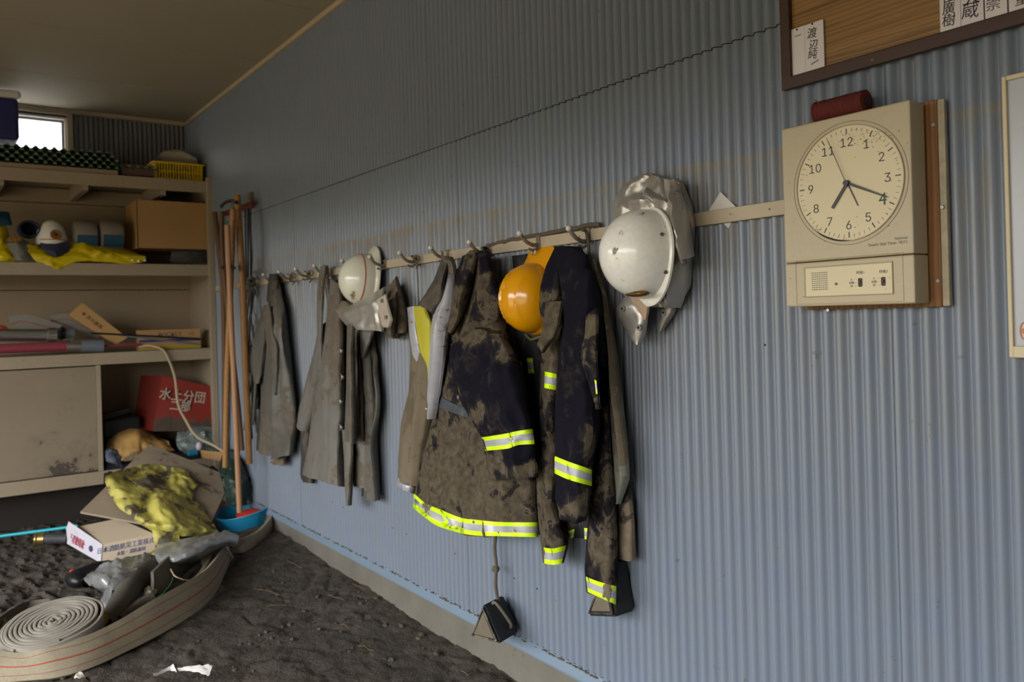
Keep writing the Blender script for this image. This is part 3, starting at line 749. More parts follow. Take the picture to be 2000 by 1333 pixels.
# navy cap lying open beside it
pc = P(55, 450, X=6.08); t = thing('navy_hood', 'dark navy open-mouthed hood lying left of the white shelf helmet', 'hood', (pc.x, pc.y, zs))
pts = [P(62, 452, X=6.2), P(55, 452, X=6.05), P(52, 452, X=5.97)]
V = []; Fc = []; ringn = 20; prof = [(6.16, .02), (6.13, .055), (6.06, .068), (6.0, .066), (5.97, .058), (5.98, .050), (6.06, .052), (6.13, .03)]
for X_, r_ in prof:
    for k_ in range(ringn): a = 2 * PI * k_ / ringn; V.append(Vector((X_, pc.y + r_ * math.cos(a), pc.z + r_ * .85 * math.sin(a))))
for i in range(len(prof) - 1):
    for k_ in range(ringn): Fc.append((i * ringn + k_, i * ringn + (k_ + 1) % ringn, (i + 1) * ringn + (k_ + 1) % ringn, (i + 1) * ringn + k_))
Fc.append(tuple(range(ringn))); Fc.append(tuple(range(7 * ringn, 8 * ringn)))
obj('fabric', V, Fc, M_navycap, t, True)
# soft grey cap with oval badge at far left
pc = P(32, 485, X=6.0); t = thing('work_hat', 'muddy grey and blue cap with oval badge at the left of the second shelf', 'cap', (pc.x, pc.y, zs))
obj('crown', *cap_mesh((pc.x + .02, pc.y, pc.z - .03), .1, .095, .1), mat('muddy_cap_cloth', '5d6470', .8, mud=('857868', 14, '6d6152')), t, True)
o_ = sheet('brim_cloth', [[(12, 478, 5.95), (32, 470, 5.92), (48, 474, 5.96)], [(22, 492, 5.91), (38, 488, 5.89), (56, 486, 5.93)], [(30, 509, 5.89), (46, 510, 5.88), (62, 508, 5.91)]], 'X', mat('greenish_grey_cloth', '6d7068', .8, var=(20, '8b8478', .8)), t, 6, .006, (.008, 20), (-1, 0, 0), tree=False)
pb = P(28, 468, X=5.905); V, Fc = cyl(pb + Vector((.02, 0, 0)), pb + Vector((0, 0, 0)), .03, 20, .026); V = [Vector((v.x, pb.y + (v.y - pb.y) * 1.5, pb.z + (v.z - pb.z) * .7)) for v in V]; obj('badge', V, Fc, M_gold, t, True)
# two rolled packs
for (xc, lb) in ((167, 'left of two beige rolled packs with a blue band beside the cardboard box'), (218, 'right one of two beige rolled packs with blue band, touching the box')):
    pc = P(xc, 458, X=6.08); r_ = .105
    t = thing('rolled_pack', lb, 'roll', (pc.x, pc.y, zs), 'beige rolled packs on the second shelf')
    yL = P(xc - 25, 458, X=6.0).y; yR = P(xc + 25, 458, X=6.0).y
    V = []; Fc = []; cs = [(yL, .6), (yL - .012, .92), (yL - .03, 1), (yR + .03, 1), (yR + .012, .92), (yR, .6)]
    zc = P(xc, 430, X=6.0).z - r_
    for yy, q in cs:
        for k_ in range(28): a = 2 * PI * k_ / 28; V.append(Vector((6.04 + r_ * q * math.cos(a), yy, zc + r_ * q * math.sin(a) * 1.0)))
    for i in range(5):
        for k_ in range(28): Fc.append((i * 28 + k_, i * 28 + (k_ + 1) % 28, (i + 1) * 28 + (k_ + 1) % 28, (i + 1) * 28 + k_))
    Fc.append(tuple(range(28))); Fc.append(tuple(range(140, 168)))
    obj('roll', V, Fc, M_rolled, t, True)
    V = []; Fc = []
    for yy in (yL - .018, yR + .014):
        for k_ in range(8): a = PI + .02 + .85 * k_ / 7; V += [Vector((6.04 + r_ * 1.015 * math.cos(a), yy, zc + r_ * 1.015 * math.sin(a))), Vector((6.04 + r_ * .97 * math.cos(a), yy, zc + r_ * .97 * math.sin(a)))]
    for k_ in range(7):
        a = 2 * k_; b = 16 + 2 * k_; Fc += [(a, a + 2, b + 2, b), (a + 1, b + 1, b + 3, a + 3), (a, a + 1, a + 3, a + 2), (b, b + 2, b + 3, b + 1)]
    Fc += [(0, 16, 17, 1), (14, 15, 31, 30)]
    obj('blue_band', V, Fc, M_blueband, t, True)
# --- third shelf
zs3 = 1.115
def bar(pa, pb, Xa, Xb=None): return P(pa[0], pa[1], X=Xa), P(pb[0], pb[1], X=Xb or Xa)
t = thing('branch_nozzle', 'shiny chrome hose nozzle tube lying on the third shelf', 'nozzle', (6.0, 1.3, zs3))
a, b = bar((-60, 655), (96, 655), 5.95); obj('barrel', *cyl(a, b, .040, 28), M_chrome, t, True)
a, b = bar((94, 655), (110, 655), 5.95); obj('coupling', *cyl(a, b, .049, 28), M_chrome, t, True)
a, b = bar((91, 655), (94.5, 655), 5.95); obj('collar', *cyl(a, b, .045, 28), M_metal, t, True)
t = thing('red_nozzle', 'dull red nozzle tube with grey tip lying at the front of the third shelf', 'nozzle', (5.9, 1.2, zs3))
a, b = bar((-60, 684), (132, 677), 5.905); obj('barrel', *cyl(a, b, .030, 24), M_redpole, t, True)
a, b = bar((130, 677), (160, 676.5), 5.905); obj('steel_collar', *cyl(a, b, .036, 24), M_chrome, t, True)
a, b = bar((159, 676.5), (201, 676), 5.905); obj('grey_tip', *cyl(a, b, .040, 24, .044), M_greyp, t, True)
a = P(139, 667, X=5.90); obj('trigger', *tube([a, a + Vector((-.02, -.01, .02)), a + Vector((-.03, .05, .012))], .005, 8), M_metal, t, True)
tag(obj('red_stick', *cyl(*bar((204, 676), (276, 673), 5.90), .008, 12), M_redpole), 'thin pinkish red stick at the front edge of the third shelf', 'stick')
t = thing('black_coupling', 'small black and grey coupling between the nozzles and the folded hose', 'coupling', (6.0, .98, zs3))
obj('body', *cyl(*bar((112, 652), (144, 652), 6.02), .035, 20), M_greyp, t, True); obj('ring', *cyl(*bar((118, 652), (126, 652), 6.02), .044, 20), M_black, t, True)
def hoseflat(name, pts, X, wdt, lb, m=M_hose2):
    """flat hose lying in a loop, seen edge on"""
    t = thing(name, lb, 'hose', (X, P(pts[0][0], pts[0][1], X=X).y, zs3))
    path = smooth_path([tuple(P(a, b, X=X)) for a, b in pts], 8)
    for nm, w_, th, off, mm in (('hose_body', wdt, .014, 0, m), ('red_stripe', wdt * .05, .0155, 0, M_hstripe)):
        V = []; Fc = []
        for i, p in enumerate(path):
            tn = (path[min(i + 1, len(path) - 1)] - path[max(0, i - 1)]).normalized(); nrm = Vector((-1, 0, 0)).cross(tn).normalized()
            for sx, sn in ((-.3, -1), (-.3, 1), (.3, 1), (.3, -1)):
                V.append(p + nrm * sn * w_ / 2 + Vector((sx * th * 2, 0, 0)))
        for i in range(len(path) - 1):
            for k_ in range(4): Fc.append((i * 4 + k_, i * 4 + (k_ + 1) % 4, i * 4 + 4 + (k_ + 1) % 4, i * 4 + 4 + k_))
        Fc += [(0, 1, 2, 3), tuple(range(len(V) - 4, len(V)))]
        obj(nm, V, Fc, mm, t, True)
hoseflat('folded_hose', [(22, 634), (40, 628), (66, 632), (92, 640), (116, 647)], 6.10, .09, 'white flat hose with a red line folded behind the chrome nozzle')
hoseflat('folded_hose', [(100, 628), (128, 624), (150, 632), (170, 642), (196, 652)], 6.16, .075, 'white hose fold with red line behind the leaning carton')
tag(obj('red_lump', *sph(P(2, 648, X=6.1), .045, 8, 1, 1, .9), M_redp, smooth=True), 'red plastic cap peeking up behind the chrome nozzle at far left', 'cap')
# leaning long carton
c = [P(134, 616, X=5.98), P(161, 592, X=5.98), P(249, 660, X=5.93), P(226, 674, X=5.93)]
dq = Vector((.07, 0, .0)); tt = thing('tilted_carton', 'brown slim carton leaning diagonally on the third shelf', 'box', (5.98, .9, zs3))
obj('carton', *hexa([c[0], c[1], c[2], c[3], c[0] + dq, c[1] + dq, c[2] + dq, c[3] + dq]), M_card, tt)
c2 = [P(147, 630, X=5.965), P(205, 664, X=5.94), P(203, 669, X=5.94), P(146, 636, X=5.965)]
def quadstrip(name, c, m, parent, off=Vector((-.0015, 0, 0))): return obj(name, *hexa([c[0] + off, c[1] + off, c[2] + off, c[3] + off, c[0], c[1], c[2], c[3]]), m, parent)
u_ = (c[2] - c[1]).normalized(); v_ = (c[0] - c[1]).normalized(); nn_ = u_.cross(v_).normalized()
B_ = Matrix((( u_.x, -v_.x, -1), (u_.y, -v_.y, 0), (u_.z, -v_.z, 0)))
text('print', '● 放水器具', .03, c[1].lerp(c[2], .35).lerp(c[0].lerp(c[3], .35), .5) + Vector((-.002, 0, 0)), B_, mat('brown_print', '6a4a26', .7), tt)
# long ROCKET carton
tt = thing('rocket_carton', 'long cardboard carton printed ROCKET with a blue stripe on the third shelf', 'box', (5.95, .25, zs3))
X0 = 5.93; ya, yb = P(271, 660, X=X0).y, P(392, 660, X=X0).y; zt, zb = P(330, 644, X=X0).z, zs3
obj('carton', *box(X0, X0 + .09, yb, ya, zb, zt, .002), M_card, tt)
obj('blue_stripe', *box(X0 - .0012, X0, yb, ya, zb + .40 * (zt - zb), zb + .52 * (zt - zb)), M_printblue, tt)
obj('yellow_stripe', *box(X0 - .0012, X0, yb, ya, zb + .04 * (zt - zb), zb + .2 * (zt - zb)), mat('dull_yellow', 'a8942c', .7), tt)
text('lettering', 'ROCKET', .055, (X0 - .001, P(332, 651, X=X0).y, zb + .76 * (zt - zb)), 'end', mat('grey_print', '4a4a58', .7), tt, bold=.001)
text('number', '15', .04, (X0 - .001, P(373, 651, X=X0).y, zb + .76 * (zt - zb)), 'end', MATS['grey_print'], tt)
for (a, b, lb) in (((178, 651), (388, 662), 'thin dark rod lying across the third shelf in front of the cartons'), ((230, 655), (392, 673), 'thin blue-grey rod slanting past the printed carton')):
    tag(obj('thin_rod', *cyl(P(*a, X=5.94), P(*b, X=5.895), .006, 8), M_greyp if b[1] > 665 else M_black, smooth=True), lb, 'rod')
# cable hanging from the third shelf
pts = [P(272, 677, X=5.93), P(295, 676, X=5.88), P(318, 684, X=5.85), P(331, 706, X=5.84), P(342, 740, X=5.83), P(348, 790, X=5.8), P(362, 820, X=5.78), P(384, 853, X=5.7), P(420, 872, X=5.55), P(462, 900, X=5.45)]
tag(obj('hanging_cable', *tube(smooth_path([tuple(p) for p in pts], 6), .009, 8), M_cable, smooth=True), 'beige cable drooping from the third shelf over the red box', 'cable')
# --- lower compartment
# red metal box with white lettering
tt = thing('red_box', 'red metal box lettered in white characters, tilted in the open lower compartment', 'box', (6.1, .25, .35))
fr = [P(300, 742, X=6.02), P(330, 733, X=6.02), P(417, 757, X=5.98), P(419, 838, X=5.98), P(300, 842, X=6.0)]
q = [P(272, 800, X=6.22), P(309, 737, X=6.3)]
cs = [P(302, 843, X=6.0), P(419, 842, X=5.97), P(419, 757, X=5.98), P(318, 734, X=6.02)]
dv = Vector((.22, .10, 0))
Vr = cs + [c_ + dv for c_ in cs]
Nn = 10; Gm = []
for i in range(Nn + 1):
    Gm.append([cs[3].lerp(cs[2], j / Nn).lerp(cs[0].lerp(cs[1], j / Nn), i / Nn) for j in range(Nn + 1)])
shell('front_panel', Gm, M_redbox, tt, lambda i, j, p: p + Vector((.012, .004, 0)), [(.12 + 1.0 * max(0, (i / Nn - .62)) * 3.2) for i in range(Nn + 1) for j in range(Nn + 1)], False, False)
obj('casing', *hexa([cs[0] + Vector((.012, 0, 0)), cs[1] + Vector((.012, 0, 0)), cs[1] + dv * 1.0, cs[0] + dv, cs[3] + Vector((.012, 0, 0)), cs[2] + Vector((.012, 0, 0)), cs[2] + dv, cs[3] + dv]), mat('dark_red_metal', '6e2016', .6), tt)
r3 = Matrix(((0, 0, -1), (-1, 0, 0), (0, 1, 0)))
text('lettering', '水上分団', .088, P(357, 775, X=5.985), 'end', mat('white_paint', 'b4a494', .7), tt, rot=-.19, sx=.9, ext=.002, bold=.0015)
text('lettering', '二部', .080, P(352, 795, X=5.982), 'end', MATS['white_paint'], tt, rot=-.19, sx=.9, ext=.002, bold=.0015)
tag(obj('black_case', *box(6.05, 6.3, P(272, 825, X=6.1).y, P(196, 825, X=6.1).y, .52, .66, .02), M_black), 'black case standing left of the red box in the lower compartment', 'case')
a, b = P(200, 815, X=6.02), P(254, 801, X=6.02); tag(obj('black_bar', *cyl(a, b, .022, 8), M_black), 'ribbed black bar lying on the black case', 'bar')
o = sheet('paper_bag', [[(206, 868, 6.1), (228, 832, 6.2), (262, 828, 6.2), (300, 846, 6.1), (318, 858, 6.1)], [(208, 882, 5.95), (232, 856, 5.97), (268, 846, 5.93), (296, 858, 5.95), (328, 862, 5.97)], [(214, 892, 5.9), (240, 884, 5.88), (270, 876, 5.86), (290, 864, 5.9), (336, 874, 5.92)], [(226, 900, 5.87), (244, 900, 5.84), (262, 898, 5.83), (300, 884, 5.85), (342, 880, 5.9)]], 'X', M_kraft, None, 7, .006, (.02, 8), (-1, 0, .5), mud=(.22, []))
tag(o, 'crumpled brown paper bag spilling from the lower compartment', 'bag')
o = sheet('dark_cloth', [[(203, 830, 6.25), (230, 835, 6.25), (290, 850, 6.2), (345, 858, 6.2), (425, 870, 6.15)], [(203, 880, 6.0), (250, 890, 5.99), (300, 890, 5.97), (350, 880, 5.97), (425, 892, 5.97)], [(203, 915, 5.88), (250, 918, 5.85), (300, 908, 5.85), (360, 900, 5.87), (427, 910, 5.87)], [(203, 945, 5.85), (250, 945, 5.82), (300, 935, 5.82), (360, 930, 5.82), (427, 935, 5.82)]], 'X', M_dark, None, 6, .01, (.03, 7), (-1, 0, .5), seed=3)
tag(o, 'heap of black muddy cloth filling the bottom of the open compartment', 'cloth')
o = sheet('work_glove', [[(204, 880, 5.9), (214, 876, 5.9), (230, 880, 5.9)], [(206, 892, 5.86), (218, 890, 5.84), (236, 896, 5.86)], [(208, 902, 5.85), (224, 906, 5.82), (238, 912, 5.84)]], 'X', mat('blue_white_fabric', '6d7486', .8, var=(40, '2c3040', .9)), None, 6, .006, (.012, 30), (-1, 0, .4))
tag(o, 'crumpled blue and white cloth scrap left of the tilted board', 'cloth')
o = sheet('debris_bag', [[(348, 842, 6.05), (380, 828, 6.05), (424, 826, 6.0)], [(344, 860, 5.93), (384, 846, 5.9), (430, 845, 5.9)], [(350, 876, 5.86), (388, 868, 5.84), (432, 870, 5.85)], [(360, 888, 5.84), (396, 886, 5.82), (436, 886, 5.84)]], 'X', M_bag, None, 7, .005, (.03, 14), (-1, 0, .4), seed=5)
tag(o, 'clear plastic bag of rubbish in front of the red box', 'bag')
tag(obj('blue_scrap', *box(5.78, 5.82, P(386, 884, X=5.8).y, P(366, 884, X=5.8).y, P(376, 890, X=5.8).z, P(376, 880, X=5.8).z, .008), M_blue), 'small bright blue plastic scrap behind the tilted board', 'scrap')
tag(obj('white_scrap', *sph(P(389, 872, X=5.8), .028, 6, .7, .8, 1.1), mat('pinkish_white', 'c8bcc8', .6), smooth=True), 'small white crumpled scrap beside the blue scrap', 'scrap')
c = [P(392, 880, X=5.78), P(438, 884, X=5.7), P(436, 902, X=5.7), P(396, 895, X=5.78)]; dq = Vector((.03, .0, .0))
tag(obj('carton_piece', *hexa([*c, *[q + dq for q in c]]), M_card), 'piece of brown carton between the tilted board and the poles', 'cardboard')
# ------------------------------------------------------------------ floor clutter
def quadbox(name, a, b, c, d, thick, m, parent=None, n=1, up=None):
    nrm = (Vector(b) - Vector(a)).cross(Vector(d) - Vector(a)).normalized()
    if nrm.z > 0: nrm = -nrm
    off = nrm * thick
    return obj(name, *hexa([a, b, c, d, a + off, b + off, c + off, d + off]), m, parent)
# tilted cardboard sheet
A_, B_2, C_, D_ = P(157, 1000, X=4.98), P(292, 868, X=5.62), P(452, 932, X=5.42), P(400, 1045, X=4.86)
Nn = 24; Gm = []; Am = []
for i in range(Nn + 1):
    row = []
    for j in range(Nn + 1):
        p = A_.lerp(D_, j / Nn).lerp(B_2.lerp(C_, j / Nn), i / Nn); p = p + Vector((0, 0, .010 * math.sin(j / Nn * 5) * math.sin(i / Nn * 3))); row.append(p)
        x_, y_ = proj(p); Am.append(mudval((.12, [(300, 905, 60, 25, .3), (400, 960, 60, 40, .2), (250, 980, 40, 30, .15)]), x_, y_))
    Gm.append(row)
o = shell('cardboard_sheet', Gm, M_card2, None, lambda i, j, p: p - Vector((0, 0, .010)), Am, True, True); tag(o, 'large muddy beige sheet of board propped at a slant under the yellow raincoat', 'board')
# muddy yellow raincoat on it
rows_ = [
    [(256, 914, .01), (285, 906, .02), (312, 909, .02), (330, 915, .02), (350, 914, .02), (368, 920, .02), (380, 932, .01)],
    [(218, 924, .01), (258, 926, .05), (296, 926, .06), (322, 932, .02), (344, 930, .04), (364, 938, .05), (388, 946, .02)],
    [(205, 934, .02), (248, 948, .08), (288, 950, .08), (318, 950, .03), (336, 950, .03), (358, 956, .05), (376, 962, .02)],
    [(213, 962, .03), (254, 972, .09), (290, 970, .07), (312, 962, .09), (338, 966, .08), (364, 980, .05), (394, 990, .02)],
    [(232, 990, .04), (264, 998, .09), (288, 994, .07), (316, 988, .15), (346, 994, .13), (380, 1008, .08), (410, 1014, .03)],
    [(262, 1014, .05), (286, 1024, .09), (314, 1026, .12), (338, 1024, .15), (366, 1030, .13), (398, 1034, .09), (426, 1036, .03)],
    [(292, 1034, .03), (304, 1042, .06), (326, 1048, .08), (350, 1048, .09), (374, 1048, .09), (404, 1044, .08), (434, 1042, .03)]]
rr_ = []
for r_ in rows_:
    q = []
    for (a_, b_, l_) in r_:
        h, dr = hit(a_, b_, ['cardboard_sheet'], None)
        if h is None: h, dr = hit(a_, b_ - 14, ['cardboard_sheet'], 5.25); dr = ray(a_, b_).normalized()
        q.append((a_, b_, (CAM + dr * (h - l_ * 1.3 - .02)).x))
    rr_.append(q)
o = sheet('muddy_raincoat', rr_, 'X', M_ymud, None, 9, .006, (.020, 9), (-.75, .1, .5), mud=(.47, [(312, 985, 26, 24, -.40), (225, 935, 26, 14, -.38), (232, 985, 10, 26, -.3), (250, 945, 40, 10, .12), (270, 1000, 16, 14, .4), (300, 940, 18, 14, .35), (352, 938, 24, 16, -.3), (335, 1010, 26, 18, -.3), (325, 925, 12, 10, .4), (395, 1000, 14, 30, -.1), (300, 1030, 30, 6, -.4)]), seed=2)
tag(o, 'muddy crumpled yellow raincoat lying on the tilted board', 'raincoat')
o = sheet('raincoat_sleeve', [[(298, 1034, 4.76), (322, 1040, 4.74), (350, 1046, 4.74)], [(300, 1052, 4.73), (324, 1056, 4.70), (352, 1058, 4.72)], [(304, 1070, 4.70), (326, 1074, 4.67), (350, 1070, 4.70)], [(290, 1082, 4.69), (308, 1086, 4.66), (330, 1082, 4.68)]], 'X', M_ymud, o, 7, .006, (.012, 14), (-.8, 0, .5), mud=(.5, [(305, 1050, 8, 20, -.3)]), tree=False, seed=9)
# printed white carton
t = thing('printed_carton', 'flat muddy carton printed with blue characters, its white end panel open', 'box', (5.0, .85, 0))
a = P(197, 1099, X=4.93); e1 = P(201, 1063, X=4.93)
R0, R1 = P(198, 1100, X=4.93), P(303, 1078, X=4.80); T0, T1 = P(201, 1063, X=4.93), P(303, 1044, X=4.80)
Lf0, Lf1 = P(132, 1062, X=5.22), P(129, 1034, X=5.22)
bk = R1 - R0
obj('carton', *hexa([R0, R1, Lf0 + bk, Lf0, T0, T1, Lf1 + bk, Lf1]), M_card2, t)
Vq, Fq = hexa([R0, Lf0, Lf1 + Vector((0, 0, .0)), T0, R0 + Vector((-.004, .004, 0)), Lf0 + Vector((-.004, .004, 0)), P(134, 1019, X=5.20), T0 + Vector((-.004, .004, 0))])
obj('end_panel', Vq, Fq, mat('white_carton', 'd0ccd8', .6, var=(14, 'b8b0b4', .4)), t)
pu = (Lf0 - R0).normalized(); pn = pu.cross(Vector((0, 0, 1))).normalized()
if pn.y < 0: pn = -pn
vv = (T0 - R0).normalized(); Bm = Matrix(((-pu.x, vv.x, pn.x), (-pu.y, vv.y, pn.y), (-pu.z, vv.z, pn.z)))
cen = R0.lerp(Lf0, .28).lerp(T0.lerp(Lf1, .28), .5) + pn * .007
obj('round_logo', *cyl(cen, cen + pn * .001, .018, 20), M_printblue, t); obj('logo_bar', *hexa([cen + pu * .013 + pn * .0012, cen - pu * .013 + pn * .0012, cen - pu * .013 + pn * .0018, cen + pu * .013 + pn * .0018, cen + pu * .013 + pn * .0012 + vv * .004, cen - pu * .013 + pn * .0012 + vv * .004, cen - pu * .013 + pn * .0018 + vv * .004, cen + pu * .013 + pn * .0018 + vv * .004]), M_printred, t)
text('print', '工具箱用品', .028, R0.lerp(Lf0, .66).lerp(T0.lerp(Lf1, .66), .66) + pn * .007, Bm, M_printred, t, ext=.0008)
text('print', '作業現場', .028, R0.lerp(Lf0, .66).lerp(T0.lerp(Lf1, .66), .38) + pn * .007, Bm, M_printred, t, ext=.0008)
ru = (R1 - R0).normalized(); rv = (T0 - R0).normalized(); rn = ru.cross(rv).normalized()
if rn.x > 0: rn = -rn
Bm2 = Matrix(((ru.x, rv.x, rn.x), (ru.y, rv.y, rn.y), (ru.z, rv.z, rn.z)))
for s_, f_, sz in (('日本消防防災工業株式会社', .66, .036), ('水防・消防器材', .3, .026)):
    text('lettering', s_, sz, R0.lerp(R1, .55).lerp(T0.lerp(T1, .55), f_) + rn * .002, Bm2, M_printblue, t, ext=.0008, sx=.85)
# bottle-like brass coupling and cyan pole
t = thing('brass_coupling', 'dark hose end with brass coupling beside the printed carton', 'coupling', (5.3, 1.25, 0))
a, b = P(70, 1054, X=5.42), P(88, 1053, X=5.40); obj('brass_ring', *cyl(a, b, .034, 24), M_brass, t, True)
a, b = P(87, 1053, X=5.40), P(131, 1052, X=5.36); obj('hose_end', *cyl(a, b, .030, 20), mat('dark_blue_hose', '2e3440', .6, var=(20, '5a5650', .8)), t, True)
obj('rim', *cyl(P(67, 1054, X=5.42), P(71, 1054, X=5.42), .038, 24), M_brass, t, True)
tag(obj('cyan_pole', *cyl(P(-60, 1056, X=5.6), P(152, 1028, X=5.34), .009, 10), M_cyan, smooth=True), 'thin cyan pole lying on the mud left of the printed carton', 'pole')
# boot and red-yellow tip
t = thing('black_boot', 'black rubber boot end poking out beside the silver bag', 'boot', (5.0, 1.15, 0))
V, Fc = sph(P(150, 1130, Z=.04), .07, 10, 1.3, .75, .62); obj('toe', V, Fc, M_black, t, True)
obj('shaft', *tube([P(150, 1130, Z=.045), P(185, 1118, Z=.05), P(215, 1112, Z=.05)], [.045, .05, .045], 14), M_black, t, True)
tag(obj('red_tip', *sph(P(142, 1118, Z=.07), .018, 6, 1.3, 1, .7), M_redp, smooth=True), 'small red and yellow plastic bit above the boot', 'scrap')
# blue bucket with red inside, standing inside the loop of hose
bc = P(484, 1032, Z=.0); t = thing('blue_bucket', 'blue plastic bucket half hidden by the hose loop near the poles', 'bucket', (bc.x, bc.y, 0))
def lathe(prof, c, n=36, ax=None):
    V = []; Fc = []
    for r_, z_ in prof:
        for k in range(n): a = 2 * PI * k / n; V.append(Vector(c) + Vector((r_ * math.cos(a), r_ * math.sin(a), z_)))
    q = len(prof)
    for i in range(q):
        for k in range(n):
            i2 = (i + 1) % q
            if i2 == 0: continue
            Fc.append((i * n + k, i * n + (k + 1) % n, i2 * n + (k + 1) % n, i2 * n + k))
    Fc.append(tuple(range(n))); Fc.append(tuple(range((q - 1) * n, q * n)))
    return V, Fc
br = .185
V, Fc = lathe([(br * .8, .0), (br, .125), (br + .008, .13), (br + .006, .136), (br - .006, .132), (br * .8, .02), (.01, .018)], bc); V = [v + Vector((0, 0, (v.y - bc.y) * -.22)) for v in V]
obj('shell', V, Fc, M_blue, t, True)
tag(obj('red_dish', *lathe([(.01, .045), (.075, .05), (.10, .075), (.10, .10), (.07, .115), (.01, .12)], bc + Vector((-.05, -.02, 0)), 28), M_redp, smooth=True), 'red plastic dish lying inside the blue bucket', 'dish')
o = sheet('green_bag', [[(436, 885, 5.45), (455, 878, 5.5), (486, 900, 5.5)], [(428, 915, 5.25), (458, 905, 5.2), (490, 925, 5.25)], [(436, 950, 5.15), (462, 945, 5.08), (492, 955, 5.15)], [(444, 985, 5.15), (464, 990, 5.08), (488, 985, 5.15)]], 'X', M_gbag, None, 8, .006, (.03, 12), (-1, .2, .2), seed=6)
tag(o, 'dark green plastic rubbish bag behind the foot of the poles', 'bag')
tag(obj('dark_red_cord', *tube(smooth_path([tuple(P(x_, y_, X=5.25)) for x_, y_ in ((440, 1000), (446, 982), (452, 990), (450, 998), (462, 992), (480, 988), (496, 990))], 5), .005, 6), M_redp, smooth=True), 'thin red cord tangled behind the blue bucket', 'cord')

# flat hoses: ribbons through pairs of pixels
def ribbon(name, pairs, m, parent, thick=.012, k=8, stripe=None, crown=.006):
    """pairs: (bx,by,bz, tx,ty,lean): lower edge at height bz, upper edge at depth of the lower edge plus lean"""
    A = []; B = []
    for (bx_, by_, bz, tx, ty, lean) in pairs:
        pb = P(bx_, by_, Z=bz); dep = (pb - CAM).dot(fwd); pt = P(tx, ty, d=dep + lean); A.append(tuple(pb)); B.append(tuple(pt))
    n = (len(pairs) - 1) * k + 1; G = []
    cols = 9
    nrmv = []
    for i in range(n):
        a = Vector(cr(A, i / k)); b = Vector(cr(B, i / k)); G.append([a.lerp(b, j / (cols - 1)) for j in range(cols)])
    N2 = []
    for i in range(n):
        tn = (G[min(i + 1, n - 1)][4] - G[max(i - 1, 0)][4]); nr = tn.cross(G[i][-1] - G[i][0]).normalized()
        if nr.dot(CAM - G[i][4]) < 0: nr = -nr
        N2.append(nr)
        for j in range(cols): G[i][j] = G[i][j] + nr * (crown * (1 - (2 * j / (cols - 1) - 1) ** 2) + .002 * noise.noise(G[i][j] * 20))
    o = shell(name, G, m, parent, lambda i, j, p: p - N2[i] * (thick + crown * .5), None, False, True)
    if stripe:
        for (f0, f1, mm, nm) in stripe:
            g = []
            for i in range(n):
                def at(f):
                    q = f * (cols - 1); j = min(int(q), cols - 2); return G[i][j].lerp(G[i][j + 1], q - j)
                g.append([at(f0) + N2[i] * .0012, at((f0 + f1) / 2) + N2[i] * .0016, at(f1) + N2[i] * .0012])
            shell(nm, g, mm, o if parent is None else parent, lambda i, j, p: p - N2[i] * .004, None, False, True)
    return o
t = thing('fire_hose', 'long flat canvas hose with red stripes sweeping across the mud in front of the coil', 'hose', P(250, 1250, Z=0))
strp = [(.46, .50, M_hstripe, 'red_stripe'), (.79, .80, M_hstripe, 'fine_line'), (.18, .19, M_hstripe, 'fine_line')]
ribbon('hose_body', [(-40, 1338, .0, -40, 1262, .05), (40, 1331, .0, 40, 1276, .05), (110, 1324, .0, 90, 1262, .05), (180, 1304, .0, 165, 1243, .05), (250, 1272, .0, 232, 1212, .04), (320, 1236, .0, 300, 1172, .04), (385, 1195, .005, 362, 1138, .035), (420, 1160, .01, 404, 1112, .03), (440, 1120, .01, 430, 1082, .03), (450, 1095, .03, 440, 1066, .02)], M_hose, t, stripe=strp)
ribbon('hose_fold', [(452, 1092, .04, 440, 1066, .02), (444, 1082, .04, 428, 1062, .06), (420, 1098, .03, 408, 1070, .10), (400, 1118, .02, 392, 1090, .12)], M_hose, t)
t = thing('hose_loop', 'canvas hose looped around the blue bucket and turning back', 'hose', P(520, 1040, Z=0))
ribbon('hose_body', [(445, 1078, .04, 448, 1062, .02), (475, 1080, .02, 476, 1052, .02), (508, 1062, .02, 508, 1036, .02), (532, 1042, .02, 532, 1008, .02), (534, 1030, .04, 529, 1000, .06), (520, 1020, .06, 508, 996, .12)], M_hose, t, k=8)
# coil of rolled hose at lower left
cc = P(102, 1258, Z=.0); t = thing('hose_coil', 'tightly rolled canvas hose coil lying flat at the lower left', 'hose', (cc.x, cc.y, 0))
cc = P(104, 1222, Z=.115); tiltx, tilty = -.30, .0
def spiral(r0, r1, turns, h0, h1, m, name, th=.0085, ph=0, n=40):
    V = []; Fc = []; K = int(turns * n)
    for i in range(K + 1):
        a = ph + 2 * PI * i / n; r_ = r0 + (r1 - r0) * i / K; wob = .0015 * math.sin(i * .9) + .003 * noise.noise(Vector((i * .13, r_ * 30, 0)))
        for (dr, hz) in ((-th / 2, h0), (th / 2, h0), (th / 2, h1 + wob), (0, h1 + wob + .002), (-th / 2, h1 + wob)):
            V.append(Vector((cc.x + (r_ + dr) * math.cos(a), cc.y + (r_ + dr) * math.sin(a), hz)))
    for i in range(K):
        for k in range(5): Fc.append((i * 5 + k, i * 5 + (k + 1) % 5, i * 5 + 5 + (k + 1) % 5, i * 5 + 5 + k))
    Fc += [tuple(range(5)), tuple(range(len(V) - 5, len(V)))]
    V = [v + Vector((0, 0, .20 * (v - cc).dot(fwd) + .02)) for v in V]
    return obj(name, V, Fc, m, t, True)
cr0 = (P(12, 1222, Z=.115) - P(180, 1222, Z=.115)).length / 2
spiral(.012, cr0 * .93, 9.5, .0, .115, M_hose2, 'coil', .0115)
obj('core', *cyl(cc + Vector((0, 0, -.10)), cc + Vector((0, 0, .0)), .012, 16), M_hosein, t, True)
